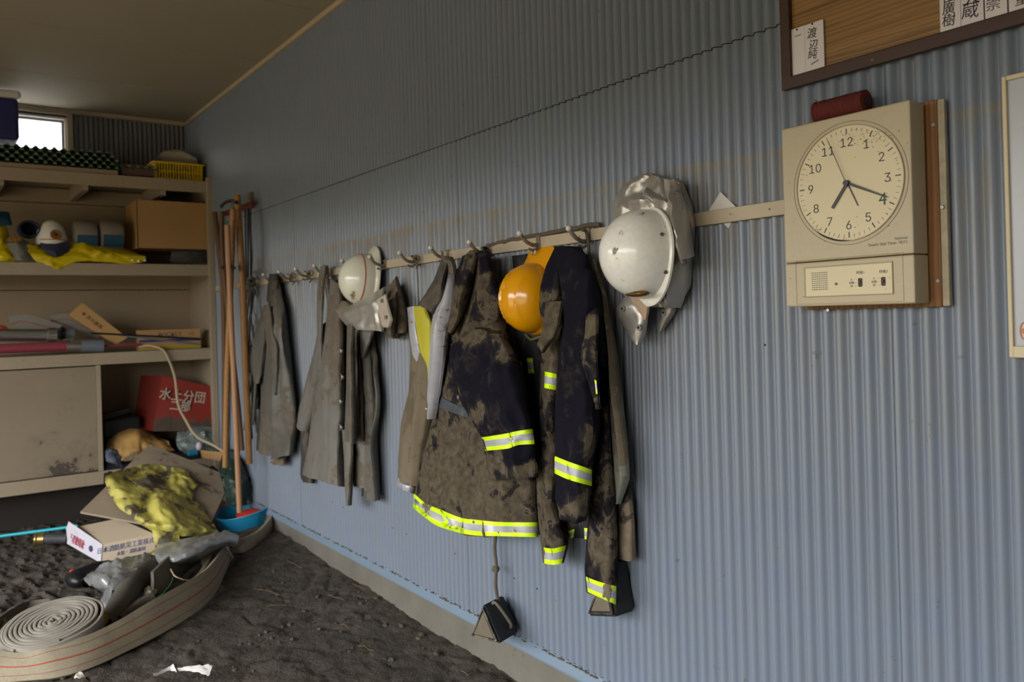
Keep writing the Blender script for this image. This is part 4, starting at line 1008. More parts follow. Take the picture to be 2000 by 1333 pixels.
spiral(cr0 * .96, cr0 * 1.02, 1.2, .0, .110, M_hose2, 'outer_wrap', .010, 1.0)
t = thing('slack_hose', 'slack outer turns of hose standing around the left of the coil', 'hose', P(20, 1240, Z=0))
ribbon('hose_body', [(60, 1290, .0, 50, 1276, .03), (20, 1284, .0, 12, 1248, .03), (8, 1262, .0, 6, 1218, .03), (24, 1232, .0, 22, 1190, .05), (60, 1205, .0, 56, 1175, .06), (100, 1195, .0, 96, 1170, .06)], M_hose2, t, k=7)
ribbon('hose_body', [(-30, 1300, .0, -30, 1246, .03), (-6, 1268, .0, -6, 1212, .03), (20, 1238, .0, 20, 1192, .05), (50, 1210, .0, 46, 1178, .05), (84, 1192, .0, 80, 1167, .06)], M_hosein, t, k=7)
tag(obj('ochre_cap', *cyl(P(193, 1216, Z=.0) , P(192, 1210, Z=.09), .042, 20, .036), M_ywash, smooth=True), 'ochre yellow plastic cap beside the right of the hose coil', 'cap')
# worn hoses and bags between coil and bucket
def rolltube(name, pts, r, m, lb, cat, squash=.5):
    pp = smooth_path([tuple(P(a, b, Z=z)) for a, b, z in pts], 6); V, Fc = tube(pp, r if not isinstance(r, list) else [np.interp(i / (len(pp) - 1), np.linspace(0, 1, len(r)), r) for i in range(len(pp))], 14)
    V = [v + Vector((0, 0, 0)) + Vector((1, 1, 1)) * .004 * noise.noise(v * 25) for v in V]
    o = obj(name, V, Fc, m, smooth=True); tag(o, lb, cat); return o
rolltube('worn_hose', [(205, 1222, .03), (235, 1180, .05), (262, 1138, .06), (292, 1112, .06)], [.034, .05, .058, .055], M_hosein, 'worn grey hose length right of the silver bag, wide and flattened', 'hose')
rolltube('thin_hose', [(232, 1212, .03), (268, 1184, .04), (298, 1168, .05)], [.020, .024, .022], M_hosein, 'thin grey hose end between the worn hose and the striped hose', 'hose')
ribbon('h', [(296, 1168, .02, 300, 1118, .04), (330, 1150, .02, 326, 1092, .05), (352, 1130, .02, 350, 1076, .06), (378, 1108, .02, 378, 1060, .07), (404, 1098, .02, 412, 1060, .08)], M_hosein, None).name = 'green_lined_hose'
go = bpy.data.objects['green_lined_hose']; ORG[go.name] = ORG.get('h', go.location); tag(go, 'dull grey flattened hose with a thin green line and pale twine tied round', 'hose')
rolltube('hose_twine', [(333, 1112, .12), (342, 1126, .11), (356, 1132, .09), (368, 1134, .07)], .003, M_cable, 'pale twine tied around the flattened grey hose', 'twine')
tag(obj('green_line', *tube(smooth_path([tuple(P(a, b, Z=.075)) for a, b in ((308, 1168), (320, 1158), (334, 1140), (338, 1128))], 5), .0025, 6), mat('green_line', '2f7a48', .7)), 'thin green line along the dull flattened hose', 'line')
ribbon('inner', [(270, 1225, .0, 300, 1190, .03), (320, 1195, .0, 345, 1160, .03), (362, 1165, .0, 380, 1135, .03), (400, 1135, .01, 404, 1104, .03), (418, 1105, .02, 416, 1080, .03)], mat('brown_hose', '8c7d66', .85, var=(9, '776a56', .7), bump=(240, .4, .003)), None).name = 'brown_hose'
go = bpy.data.objects['brown_hose']; tag(go, 'brownish flat hose running just inside the striped hose', 'hose')
o = sheet('silver_bag', [[(168, 1116, .05), (200, 1104, .09), (240, 1092, .10), (286, 1082, .09), (300, 1098, .06)], [(162, 1128, .06), (196, 1122, .12), (236, 1112, .13), (280, 1104, .11), (306, 1110, .06)], [(176, 1142, .06), (206, 1142, .10), (240, 1136, .10), (270, 1132, .08), (296, 1124, .04)], [(196, 1150, .03), (214, 1156, .04), (236, 1160, .03), (258, 1150, .02), (280, 1140, .02)]], 'Z', M_foil, None, 8, .006, (.02, 14), (0, .3, 1), seed=8)
tag(o, 'crumpled silvery plastic bag with greenish print beside the boot', 'bag')
o = sheet('torn_strip', [[(206, 1150, .06), (220, 1150, .07)], [(198, 1170, .05), (214, 1172, .05)], [(190, 1188, .02), (204, 1192, .02)], [(178, 1196, .01), (190, 1204, .01)]], 'Z', M_foil, None, 6, .003, (.008, 20), (0, .3, 1), seed=11)
tag(o, 'pale torn plastic strip hanging from the silvery bag', 'strip')
o = sheet('silver_sleeve', [[(304, 1070, .10), (340, 1058, .13), (380, 1048, .15), (412, 1042, .16), (440, 1038, .15), (466, 1046, .12)], [(302, 1082, .12), (342, 1074, .16), (380, 1064, .18), (412, 1056, .18), (442, 1050, .17), (464, 1056, .12)], [(308, 1098, .10), (336, 1094, .14), (374, 1084, .15), (410, 1072, .14), (440, 1062, .13), (460, 1064, .10)], [(318, 1106, .05), (340, 1104, .06), (372, 1096, .06), (406, 1084, .07), (436, 1070, .07), (450, 1068, .07)]], 'Z', M_foil, None, 7, .008, (.012, 12), (0, .2, 1), seed=12)
tag(o, 'silvery cloth sleeve lying between the raincoat and the hoses', 'cloth')
o = sheet('white_rag', [[(284, 1150, .05), (296, 1146, .06), (308, 1150, .05)], [(280, 1162, .04), (294, 1160, .06), (304, 1158, .04)], [(282, 1172, .02), (290, 1170, .03), (300, 1168, .02)]], 'Z', M_bagpale, None, 6, .004, (.012, 30), (0, 0, 1), seed=13)
tag(o, 'small pinkish white rag wedged between the worn hoses', 'rag')
# papers on the mud
o = sheet('white_paper', [[(298, 1318, .03), (330, 1302, .035), (338, 1296, .045)], [(300, 1321, .02), (334, 1310, .02), (345, 1312, .03)]], 'Z', M_paper, None, 8, .001, (.006, 30), (0, 0, 1), seed=14); tag(o, 'narrow pointed white paper scrap on the mud, left of the wider one', 'paper')
o = sheet('white_paper', [[(346, 1306, .035), (372, 1300, .04), (416, 1300, .035)], [(350, 1313, .02), (376, 1311, .025), (408, 1320, .02)]], 'Z', M_paper, None, 8, .001, (.006, 30), (0, 0, 1), seed=15); tag(o, 'wider curled white paper scrap on the mud, nearest the right', 'paper')
o = sheet('shell_scrap', [[(144, 1322, .02), (152, 1313, .03), (160, 1314, .03)], [(146, 1325, .015), (156, 1323, .02), (167, 1322, .015)]], 'Z', M_bagpale, None, 5, .002, (.006, 30), (0, 0, 1), seed=16); tag(o, 'tiny pale scrap in front of the striped hose', 'scrap')

# ------------------------------------------------------------------ poles by the shelf
def pole(pts, r, m, lb, rr=None):
    pp = [P(a, b, Y=y) for a, b, y in pts]; V, Fc = tube(smooth_path([tuple(p) for p in pp], 6), r, 14)
    tag(obj('wooden_pole', V, Fc, m, smooth=True), lb, 'pole', 'wooden poles leaning by the shelving')
pole([(463, 382, .16), (469, 470, .16), (475, 577, .15), (479, 700, .14), (487, 906, .12)], .019, M_wood, 'long pale wooden pole with the highest thick top, rightmost of the bunch')
pole([(455, 408, .21), (452, 513, .21), (447, 640, .21), (443, 760, .21), (440, 913, .21)], .0175, M_wood, 'orange wooden pole slanting down to the left, ending above the board')
pole([(444, 440, .26), (451, 620, .24), (458, 760, .22), (468, 1001, .19)], .0165, mat('pinkish_pole_wood', 'b98a66', .6, stretch=(30, 30, 2), var=(3, '9a7250', .6)), 'pinkish wooden pole reaching lowest, down into the blue bucket')
pole([(419, 415, .09), (428, 490, .08), (437, 600, .07), (439, 880, .05)], .0175, M_dwood, 'dark brown pole leftmost, against the shelving post')
pole([(433, 414, .14), (436, 520, .12), (462, 760, .09), (473, 880, .07)], .015, M_dwood, 'dark brown pole behind the two pale ones')
tb = thing('tool_rack', 'short red-brown bar on the wall holding the tops of the poles', 'rack', P(470, 402, Y=.05))
obj('bar', *tube([P(495, 397, Y=.05), P(440, 418, Y=.05)], .018, 4), M_brown, tb); obj('bracket', *box(P(490, 398, Y=.03).x - .02, P(490, 398, Y=.03).x + .02, .012, .045, P(490, 398, Y=.03).z - .03, P(490, 398, Y=.03).z + .07, .004), M_rust, tb)
obj('black_hook', *tube(smooth_path([tuple(P(a, b, Y=y)) for a, b, y in ((432, 404, .10), (440, 396, .14), (452, 392, .17), (462, 396, .18))], 5), .010, 8), M_black, tb, True)
tag(obj('black_clip', *hexa([P(431, 521, Y=.24), P(447, 515, Y=.24), P(461, 522, Y=.24), P(447, 529, Y=.24), P(431, 524, Y=.21), P(447, 519, Y=.21), P(461, 526, Y=.21), P(447, 533, Y=.21)]), M_black), 'black rubber clip tying the wooden poles together', 'clip')
for i, (x0_, x1_, y1_) in enumerate(((484, 485, 545), (489, 490, 560), (479, 481, 560))):
    tag(obj('wall_rod', *cyl(P(x0_, 400, Y=.025), P(x1_, y1_, Y=.025), .005, 8), M_black, smooth=True), ('thin black rod on the wall under the red-brown bar, middle', 'thin black rod on the wall under the red-brown bar, rightmost', 'thin black rod on the wall under the red-brown bar, leftmost')[i], 'rod')
# rope bundle hanging left of the first coat
t = thing('rope_bundle', 'bundle of grey muddy ropes hanging at the left end of the coat rail', 'rope', P(488, 560, Y=.05))
rs = [[(484, 556, 5), (479, 600, 7), (484, 640, 9), (480, 690, 8), (484, 760, 8), (478, 840, 6)], [(486, 552, 6), (490, 590, 8), (487, 640, 10), (488, 700, 11), (493, 770, 9), (487, 850, 8)],
      [(492, 548, 4), (494, 580, 6), (490, 620, 9), (494, 660, 12), (499, 740, 12), (494, 830, 10)], [(488, 555, 6), (484, 600, 8), (478, 650, 8), (481, 720, 9), (487, 800, 7), (492, 858, 7)],
      [(484, 545, 4), (491, 555, 8), (497, 550, 7), (493, 542, 5), (485, 548, 6), (488, 562, 8)], [(479, 552, 5), (486, 560, 7), (494, 562, 7), (498, 572, 5), (489, 578, 6), (481, 570, 6)],
      [(486, 625, 8), (478, 645, 9), (482, 675, 10), (492, 668, 11), (493, 640, 9), (487, 625, 9)], [(495, 660, 9), (501, 720, 9), (498, 790, 9), (502, 845, 7)], [(482, 690, 9), (490, 740, 11), (484, 800, 10), (490, 862, 8)]]
for r_ in rs:
    obj('strand', *tube(smooth_path([tuple(P(a, b, Y=c / 100)) for a, b, c in r_], 6), .0075, 7), M_cord, t, True)

# ------------------------------------------------------------------ coat rail
RZ0, RZ1 = 1.512, 1.548
rail = thing('coat_rail', 'long cream painted wooden rail with hooks running along the wall', 'rail', (3.2, .02, RZ0))
obj('rail_board', *box(1.10, 2.715, .0165, .030, RZ0, RZ1, .002), M_rail, rail)
obj('rail_board', *box(2.735, 5.15, .0165, .030, RZ0 + .001, RZ1 + .001, .002), M_rail, rail)
obj('rail_board', *box(5.16, 5.8, .0165, .030, RZ0 + .002, RZ1 + .002, .002), M_rail, rail)
hk = [((1130, 441), (1148, 462)), ((1022, 457.5), (1051, 470)), ((937, 471), (951, 486)), ((857, 485), (874, 496)), ((791, 494), (812, 505)), ((739, 504), (752, 512)), ((683, 513), (697, 519)), ((631, 519), (641, 528)), ((594, 526), (604, 534)), ((561, 531), (570, 539)), ((530, 537), (539, 544)), ((1232, 424), (1262, 444))]
for (tx, ty), (bx_, by_) in hk:
    b_ = P(bx_, by_, Y=.032); t_ = Vector((b_.x + .004, .105, b_.z + .022))
    h_ = obj('hook', *tube(smooth_path([tuple(b_ + Vector((0, -.002, -.014))), tuple(b_ + Vector((0, .022, -.016))), tuple(b_ + Vector((0, .052, -.004))), tuple(t_)], 5), .0068, 8), M_rust, rail, True)
    obj('hook_plate', *box(b_.x - .010, b_.x + .010, .030, .034, RZ0 - .006, RZ1 + .004, .0015), M_rust, h_)
    obj('hook_tip', *sph(t_, .0095, 6), M_tip, h_, True)
    obj('lower_arm', *tube(smooth_path([tuple(b_ + Vector((0, -.002, -.02))), tuple(b_ + Vector((0, .02, -.035))), tuple(b_ + Vector((0, .04, -.028)))], 4), .0045, 7), M_rust, h_, True)
for xx in (1.2, 1.462, 1.9, 2.66, 2.9, 3.8, 4.6): 
    for dz in ((-.008, .008) if xx == 1.462 else (0,)): obj('screw', *cyl((xx, .030, 1.530 + dz), (xx, .0312, 1.530 + dz), .003, 8), M_rust, rail)
# dusty rope along the top of the rail
pts = [tuple(P(a, b, Y=.028) + Vector((0, 0, .004))) for a, b in ((952, 484), (975, 478), (1000, 473), (1040, 464), (1080, 458), (1110, 452), (1145, 446), (1172, 443))]
pp = [v + Vector((0, .006 * noise.noise(v * 9), .010 * abs(noise.noise(v * 12)))) for v in smooth_path(pts, 10)]
tag(obj('dusty_rope', *tube(pp, .007, 8), M_rope, smooth=True), 'dusty brown rope lying along the top of the coat rail', 'rope')
for i, (xp, y0_, y1_, lb) in enumerate(((1147, 450, 620, 'muddy cord looped over the hook left of the white helmet'), (951, 485, 520, 'black strap hung over the rail above the muddy jacket'), (812, 500, 640, 'frayed muddy cord hanging by the far helmet'))):
    pts = [tuple(P(xp + dx_, y0_ + (y1_ - y0_) * f, Y=yy)) for dx_, f, yy in ((-10, 0.0, .07), (-2, .02, .05), (3, .2, .042), (5, .6, .04), (3, 1.0, .035))]
    tag(obj('looped_string', *tube(smooth_path(pts, 6), (.005, .007, .0022)[i], 8), (M_rope, M_black, M_rope)[i], smooth=True), lb, 'cord')
# knotted strings on the left hooks
for j, (xp, yp) in enumerate(((812, 507), (570, 541), (604, 536), (697, 522))):
    pts = [tuple(P(xp + dx_, yp + dy_, Y=.045 + .01 * (k_ % 2))) for k_, (dx_, dy_) in enumerate(((-8, -6), (2, 4), (8, -3), (0, -7), (-5, 6), (4, 10), (1, 16)))]
    tag(obj('string_knot', *tube(smooth_path(pts, 5), .0035, 6), M_rope, smooth=True), ('knotted muddy string on the hook right of the far white helmet', 'knotted string on the second hook from the left end of the rail', 'knotted string on the third hook from the left end', 'knotted string on the hook just left of the far helmet')[j], 'string')

# ------------------------------------------------------------------ garments (left to right)
def garment(name, label, cat, px, py, y=.06, group=None): return thing(name, label, cat, P(px, py, Y=y), group)
g1 = garment('rubber_coat', 'dark grey rubber coat hanging furthest left on the rail, beside the ropes', 'coat', 535, 540, group='muddy coats on the rail')
drape('body', [(528, 536), (527, 575), (519, 610), (513, 660), (508, 760), (500, 879)], [(542, 536), (546, 560), (556, 601), (567, 687), (577, 781), (581, 837), (571, 888)], M_grey1, g1, 3, 9, 26, 50, hem=[(0, 0), (.35, 12), (.5, 14), (.75, 6), (1, 0)], ripple=(2.2, 3), folds=[(.3, .35, .07, -3), (.55, .5, .06, 2.5), (.75, .72, .08, -2)], mud=(.30, [(520, 860, 20, 40, .3)]), seed=1)
drape('sleeve', [(513, 604), (498, 650), (481, 695), (484, 720), (499, 750)], [(521, 604), (521, 650), (519, 700), (514, 735), (505, 750)], M_grey1, g1, 8, 5, 12, 26, ripple=(1.2, 3), folds=[(.5, .6, .2, -1.5)], mud=(.3, []), seed=2)
drape('lapel', [(513, 600), (517, 640), (521, 680), (523, 720), (533, 772)], [(526, 592), (532, 640), (541, 680), (540, 725), (537, 772)], M_grey1, g1, 13, 2, 10, 26, ripple=(.8, 3), mud=(.35, []), seed=3, back=9)
drape('sleeve', [(486, 700), (490, 760), (500, 800)], [(500, 700), (506, 770), (508, 800)], M_dgrey, g1, 4, 4, 8, 20, mud=(.3, []), seed=4)
drape('hanging_loop', [(526, 535), (522, 560), (520, 590)], [(543, 535), (542, 560), (542, 590)], M_dgrey, g1, 6, 4, 10, 12, mud=(.2, []), seed=5)
drape('collar_lining', [(527, 903), (534, 909)], [(560, 885), (554, 909)], M_beige, g1, 6, 3, 8, 6, mud=(.4, []), seed=6)

g2 = garment('canvas_coat', 'long light grey canvas coat with metal clasps, hanging below the far helmet', 'coat', 660, 560, group='muddy coats on the rail')
drape('sleeve', [(622, 640), (612, 690), (600, 735), (574, 834)], [(634, 630), (632, 690), (628, 740), (604, 843)], M_grey2, g2, 4, 5, 16, 34, hem=[(0, 0), (.5, 3), (1, 0)], ripple=(1.0, 4), folds=[(.5, .6, .12, 1.2)], mud=(.30, []), seed=11)
drape('back_panel', [(586, 840), (588, 900), (586, 930), (592, 943)], [(604, 840), (606, 900), (612, 930), (612, 945)], M_dgrey, g2, 3, 3, 8, 20, mud=(.3, []), seed=12)
drape('front_panel', [(644, 545), (640, 600), (634, 650), (622, 720), (611, 790), (602, 870), (590, 928)], [(668, 560), (671, 620), (672, 700), (672, 800), (668, 870), (674, 952)], M_grey2, g2, 6, 9, 28, 60, hem=[(0, 0), (.45, 4), (1, 0)], ripple=(1.2, 5), folds=[(.2, .55, .05, -.8), (.85, .9, .05, 1.2)], mud=(.34, [(650, 600, 20, 50, .15), (655, 690, 14, 60, .25)]), seed=13)
drape('front_panel', [(676, 620), (680, 720), (682, 820), (684, 900), (690, 950)], [(712, 620), (724, 700), (732, 800), (722, 900), (722, 965)], M_grey2, g2, 6, 5, 24, 50, ripple=(1.6, 4), folds=[(.5, .4, .08, -2)], mud=(.36, []), seed=14)
drape('front_edge', [(668, 840), (672, 900), (673, 950), (676, 988)], [(688, 840), (688, 900), (687, 950), (685, 988)], M_grey2, g2, 11, 3, 8, 24, mud=(.36, []), seed=15)
drape('sleeve', [(678, 620), (677, 680), (676, 760), (672, 862)], [(690, 620), (692, 690), (693, 780), (694, 868)], M_grey1, g2, 14, 5, 14, 36, ripple=(.6, 3), mud=(.42, []), seed=16)
drape('right_panel', [(700, 640), (704, 700), (714, 790), (714, 870), (706, 970)], [(728, 640), (738, 740), (742, 790), (735, 860), (741, 978)], M_grey1, g2, 4, 5, 20, 50, hem=[(0, 0), (.6, 6), (1, 0)], ripple=(2.0, 3.0), folds=[(.45, .5, .1, -2)], mud=(.42, []), seed=17)
drape('lapel', [(702, 644), (703, 670), (705, 699)], [(729, 646), (720, 672), (708, 700)], M_grey2, g2, 11, 1.5, 8, 16, mud=(.25, []), seed=18, back=8)
drape('inner_fold', [(692, 650), (696, 740), (705, 860)], [(704, 650), (708, 740), (712, 862)], M_dgrey, g2, 6, 6, 10, 30, mud=(.42, []), seed=19)
for i, (xx, yy) in enumerate(((665, 686), (667, 737), (664, 785), (665, 835))):
    h, r_ = hit(xx, yy, ['front_panel', 'sleeve'], 3.4); p = CAM + r_ * (h - .008)
    c_ = obj('clasp', *box(p.x - .022, p.x + .022, p.y - .004, p.y + .004, p.z - .008, p.z + .008, .003), M_metal, g2)
    obj('clasp_ring', *tube([p + Vector((.02 * math.cos(a), .005, .014 * math.sin(a))) for a in np.linspace(0, 2 * PI, 11)], .003, 6), M_metal, c_, True)
st = garment('canvas_strap', 'pale grey canvas belt folded over the rail left of the clasped coat', 'belt', 632, 520)
drape('strap', [(626, 520), (621, 548), (619, 580), (618, 620), (619, 660), (621, 722)], [(635, 520), (632, 548), (631, 580), (629, 620), (628, 660), (627, 724)], M_grey2, st, 9, .8, 6, 40, ripple=(.3, 4), crump=(.2, 30), mud=(.2, []), seed=21, back=8)
drape('strap', [(630, 518), (633, 545), (636, 575), (642, 603)], [(639, 519), (640, 545), (642, 575), (645, 603)], M_grey2, st, 7, .8, 6, 24, ripple=(.3, 4), mud=(.25, []), seed=22, back=6)
drape('neck_loop', [(642, 545), (640, 570), (641, 600)], [(664, 548), (670, 575), (676, 600)], M_dgrey, st, 5, 3, 10, 14, mud=(.35, []), seed=23)

# ------------------------------------------------------------------ helmets
def helmet(t, cx_, cy2, ax_, az_, depth, m, peak=-1, peak_len=.03, brim=.008, y0=.045, tiltz=0.0, tiltx=0.0, n=26, stripe=None, ridges=None, mudspec=None, flat=0.0, lean=0, pw=2.2, lift=.012):
    """dome axis +Y; base ellipse ax_ (x) by az_ (z); peak -1 down / +1 up"""
    c = P(cx_, cy2, Y=y0); nn = 64
    ct, st_ = math.cos(tiltz), math.sin(tiltz); cx2, sx2 = math.cos(tiltx), math.sin(tiltx); cl, sl = math.cos(lean), math.sin(lean)
    def W(x, y, z):
        x, z = x * ct - z * st_, x * st_ + z * ct
        y, z = y * cx2 - z * sx2, y * sx2 + z * cx2
        x, y = x * cl - y * sl, x * sl + y * cl
        return Vector((c.x + x, c.y + y, c.z + z))
    def rimr(a):   # extra brim
        k = max(0, math.cos(a - (-PI / 2 if peak < 0 else PI / 2)))
        return brim + peak_len * k ** pw
    V = []; Fc = []; A = []
    rows = []
    for i in range(n + 1):
        th = PI / 2 * i / n; rows.append((math.sin(th), math.cos(th) ** (1 - flat) if i < n else 0, 0))
    for s_, h_, e_ in rows:
        for k in range(nn):
            a = 2 * PI * k / nn; x, z = ax_ * s_ * math.cos(a), az_ * s_ * math.sin(a); y = depth * h_ + lift
            if ridges and h_ < .93:
                for (ra, rw, rh) in ridges:
                    dxa = (math.cos(a) * s_ - ra) / rw; y += rh * math.exp(-dxa * dxa) * min(1, h_ * 3)
            V.append(W(x, y, z))
    for q, (f, dy) in enumerate(((.35, lift * .7), (1.0, 0.0), (1.0, -.006), (.2, -.001), (-.35, .004))):
        for k in range(nn):
            a = 2 * PI * k / nn; e = rimr(a) * f if f > 0 else -.006
            V.append(W((ax_ + e) * math.cos(a), dy - (.35 * max(0, rimr(a) * max(f, 0) - brim)), (az_ + e) * math.sin(a)))
    for i in range(n):    # inside
        th = PI / 2 * (1 - (i + 1) / n)
        for k in range(nn):
            a = 2 * PI * k / nn; V.append(W((ax_ - .004) * math.sin(th) * math.cos(a), (depth - .004) * math.cos(th) + .012, (az_ - .004) * math.sin(th) * math.sin(a)))
    R_ = len(V) // nn
    for i in range(R_ - 1):
        for k in range(nn): Fc.append((i * nn + k, i * nn + (k + 1) % nn, (i + 1) * nn + (k + 1) % nn, (i + 1) * nn + k))
    for v in V: A.append(mudval(mudspec, *proj(v)) if mudspec else 0)
    TREES.append((t.name, BVHTree.FromPolygons(V, Fc)))
    o = obj('shell', V, Fc, m, t, True, attr=A)
    if stripe:
        f_, rr, mm = stripe; th = PI / 2 * f_
        V = tube([W(ax_ * math.sin(th) * math.cos(a) * 1.003, depth * math.cos(th) ** (1 - flat) + lift + .0005, az_ * math.sin(th) * math.sin(a) * 1.003) for a in np.linspace(0, 2 * PI, 65)], rr, 6, False)
        obj('red_line', *V, mm, t, True)
    return c, W
h1 = garment('far_fire_helmet', 'cream white helmet with thin red line and muddy crown, above the clasped coat', 'helmet', 725, 550)
c1, W1 = helmet(h1, 722, 548, .108, .120, .130, M_hwhite2, peak=1, peak_len=.028, y0=.055, brim=.010, tiltx=.10, flat=.1, stripe=(.80, .0022, M_red), mudspec=(-.4, [(690, 578, 13, 15, 1.25)]), lean=-.10)
drape('neck_guard', [(684, 518), (676, 560), (678, 585), (690, 608)], [(700, 512), (694, 560), (700, 590), (712, 612)], M_dgrey, h1, 9, 4, 10, 20, mud=(.3, []), seed=31, back=3)
n1 = drape('silver_collar', [(656, 606), (664, 622), (676, 636), (690, 644)], [(752, 560), (750, 600), (752, 630), (750, 648)], M_silver, h1, 13, 5, 26, 20, top=[(0, 0), (.3, 4), (1, 0)], ripple=(1.5, 6), crump=(.9, 18), seed=32, back=6)
drape('collar_tip', [(655, 603), (657, 607)], [(690, 600), (684, 622)], M_beige, h1, 12, 2, 10, 10, top=[(0, 0), (.4, -14), (1, 0)], mud=(.3, []), seed=36, back=8)
drape('side_cloth', [(758, 560), (756, 600), (752, 640), (752, 656)], [(774, 540), (786, 580), (796, 630), (795, 656)], M_beige, h1, 5, 5, 16, 24, hem=[(0, 4), (.3, 6), (.5, -4), (1, -6)], ripple=(1.6, 5), mud=(.48, []), seed=33, back=2)
drape('side_flap', [(740, 600), (746, 630), (752, 655)], [(775, 570), (772, 620), (770, 660)], M_dgrey, h1, 11, 3, 12, 16, mud=(.5, []), seed=34, back=5)
drape('snap_tab', [(736, 586), (740, 610), (744, 632), (748, 640)], [(752, 575), (758, 600), (765, 625), (760, 640)], mat('pale_leather_tab', 'b4a898', .6, mud=('8d7d68', 16, '7a6a56')), h1, 17.5, .6, 8, 14, ripple=(.2, 4), crump=(.2, 30), mud=(.3, []), seed=35, back=16.5)
for (a, b) in ((747, 588), (755, 620)):
    h, r_ = hit(a, b, ['snap_tab'], 3.4); p = CAM + r_ * (h - .003); obj('snap', *cyl(p, p + Vector((0, .006, 0)), .008, 12), M_metal, h1, True)

g3 = garment('striped_coat', 'beige and silver coat with a broad yellow stripe, left of the muddy navy jacket', 'coat', 865, 505, group='muddy coats on the rail')
drape('back', [(798, 640), (801, 700), (798, 767), (783, 825), (778, 890), (777, 935)], [(836, 640), (850, 740), (850, 800), (840, 850), (828, 900), (818, 955)], M_beige, g3, 4, 6, 24, 50, hem=[(0, 0), (.5, 2), (1, 0)], ripple=(1.8, 4), folds=[(.5, .6, .1, 1.5)], mud=(.30, [(800, 800, 20, 50, .2)]), seed=41)
drape('hem_band', [(777, 934), (775, 950)], [(812, 950), (809, 966)], M_silver2, g3, 5.5, 5.5, 14, 6, mud=(.25, []), ripple=(1, 4), seed=42)
drape('white_stripe', [(795, 601), (799, 650), (806, 700), (816, 740), (826, 800)], [(809, 598), (815, 650), (822, 690), (830, 730), (836, 800)], M_silver2, g3, 9, 1, 8, 30, mud=(.22, [(820, 760, 10, 30, .4)]), seed=43, back=7)
drape('yellow_stripe', [(807, 599), (814, 650), (821, 690), (829, 725), (832, 745)], [(828, 598), (840, 630), (839, 690), (835, 735), (833, 748)], M_lime2, g3, 9.5, 1, 8, 30, mud=(.16, []), seed=44, back=8)
drape('silver_front', [(868, 520), (862, 564), (846, 613), (840, 650), (835, 740), (833, 780), (838, 818)], [(884, 524), (882, 570), (880, 620), (874, 680), (862, 740), (854, 790), (846, 820)], M_silver2, g3, 9, 5, 18, 44, ripple=(1.8, 4), folds=[(.5, .4, .1, 1.6), (.75, .7, .07, -1.4)], mud=(.12, [(868, 700, 12, 60, .3)]), seed=45)
drape('collar_flap', [(862, 506), (848, 545), (830, 575), (817, 594)], [(876, 512), (866, 555), (857, 590), (845, 614)], M_dgrey, g3, 12, 3.5, 12, 24, hem=[(0, 0), (1, 0)], folds=[(.5, .5, .2, -1)], mud=(.38, []), seed=46, back=9)
drape('collar_roll', [(860, 500), (866, 515), (874, 530)], [(882, 502), (888, 520), (890, 540)], M_grey1, g3, 10, 4, 12, 12, mud=(.4, []), seed=47)

BL = lambda *a: list(a)
g4 = garment('muddy_jacket', 'navy firefighter jacket caked in mud, with yellow-silver hem band, beside the yellow helmet', 'jacket', 925, 495, group='navy firefighter jackets')
mud4 = (.74, [(925, 545, 34, 42, -.50), (1005, 620, 16, 40, -.2), (945, 700, 75, 48, -.8), (960, 770, 62, 40, -.55), (1000, 850, 45, 60, -.6), (900, 800, 40, 30, .1), (830, 870, 18, 30, -.3), (985, 965, 80, 18, -.10), (1010, 900, 40, 25, -.35)])
drape('body', [(886, 530), (881, 600), (876, 660), (868, 730), (848, 801), (831, 861), (812, 921), (806, 990)], [(962, 505), (976, 575), (984, 618), (1003, 680), (1030, 800), (1045, 872), (1049, 960), (1052, 1046)], M_navy, g4, [6, 5], [9, 11], 60, 90, top=[(0, 0), (.35, -18), (.7, -8), (1, 0)], hem=[(0, 0), (.2, 26), (.5, 30), (.8, 12), (1, 0)], ripple=(2.4, 6), crump=(2.2, 11), folds=[(.3, .35, .05, -1.8), (.45, .3, .03, 1.2), (.8, .75, .04, 1.5)], mud=mud4, seed=51, prof=.4)
drape('collar', [(903, 500), (895, 525), (886, 555), (882, 600), (873, 648)], [(932, 494), (926, 530), (918, 570), (905, 612), (884, 655)], M_navy, g4, 14, 4, 18, 34, top=[(0, 0), (.5, -8), (1, 0)], folds=[(.3, .4, .12, -1)], ripple=(1.6, 4), mud=(.55, [(900, 545, 18, 16, -.55), (890, 630, 12, 20, .3)]), seed=52, back=10)
drape('collar', [(928, 494), (930, 520), (926, 555), (916, 600), (896, 655)], [(952, 492), (966, 535), (975, 580), (972, 625), (930, 660)], M_navy, g4, 13, 3.5, 18, 34, top=[(0, 0), (.5, -4), (1, 0)], ripple=(2, 5), folds=[(.35, .4, .12, 2)], mud=(.62, [(945, 510, 16, 22, -.75), (965, 560, 8, 30, -.5)]), seed=53, back=10)
drape('sleeve', [(880, 672), (878, 705), (884, 745), (902, 790), (926, 830), (942, 860), (948, 890), (956, 938)], [(990, 668), (1010, 700), (1022, 740), (1032, 800), (1042, 842), (1046, 872), (1046, 900), (1048, 934)], M_navy, g4, 16, 7, 34, 54, top=[(0, 0), (.4, -30), (.8, -16), (1, 0)], ripple=(1.8, 6), crump=(1.9, 9), folds=[(.3, .5, .06, -1.4), (.7, .6, .05, 1.4)], mud=(.10, [(930, 655, 60, 18, .65), (985, 690, 14, 30, .35), (900, 770, 12, 25, .25), (925, 815, 20, 22, .5), (1000, 925, 60, 22, .65), (960, 900, 18, 30, .4)]), seed=54, back=9)
K4 = ['body', 'sleeve']
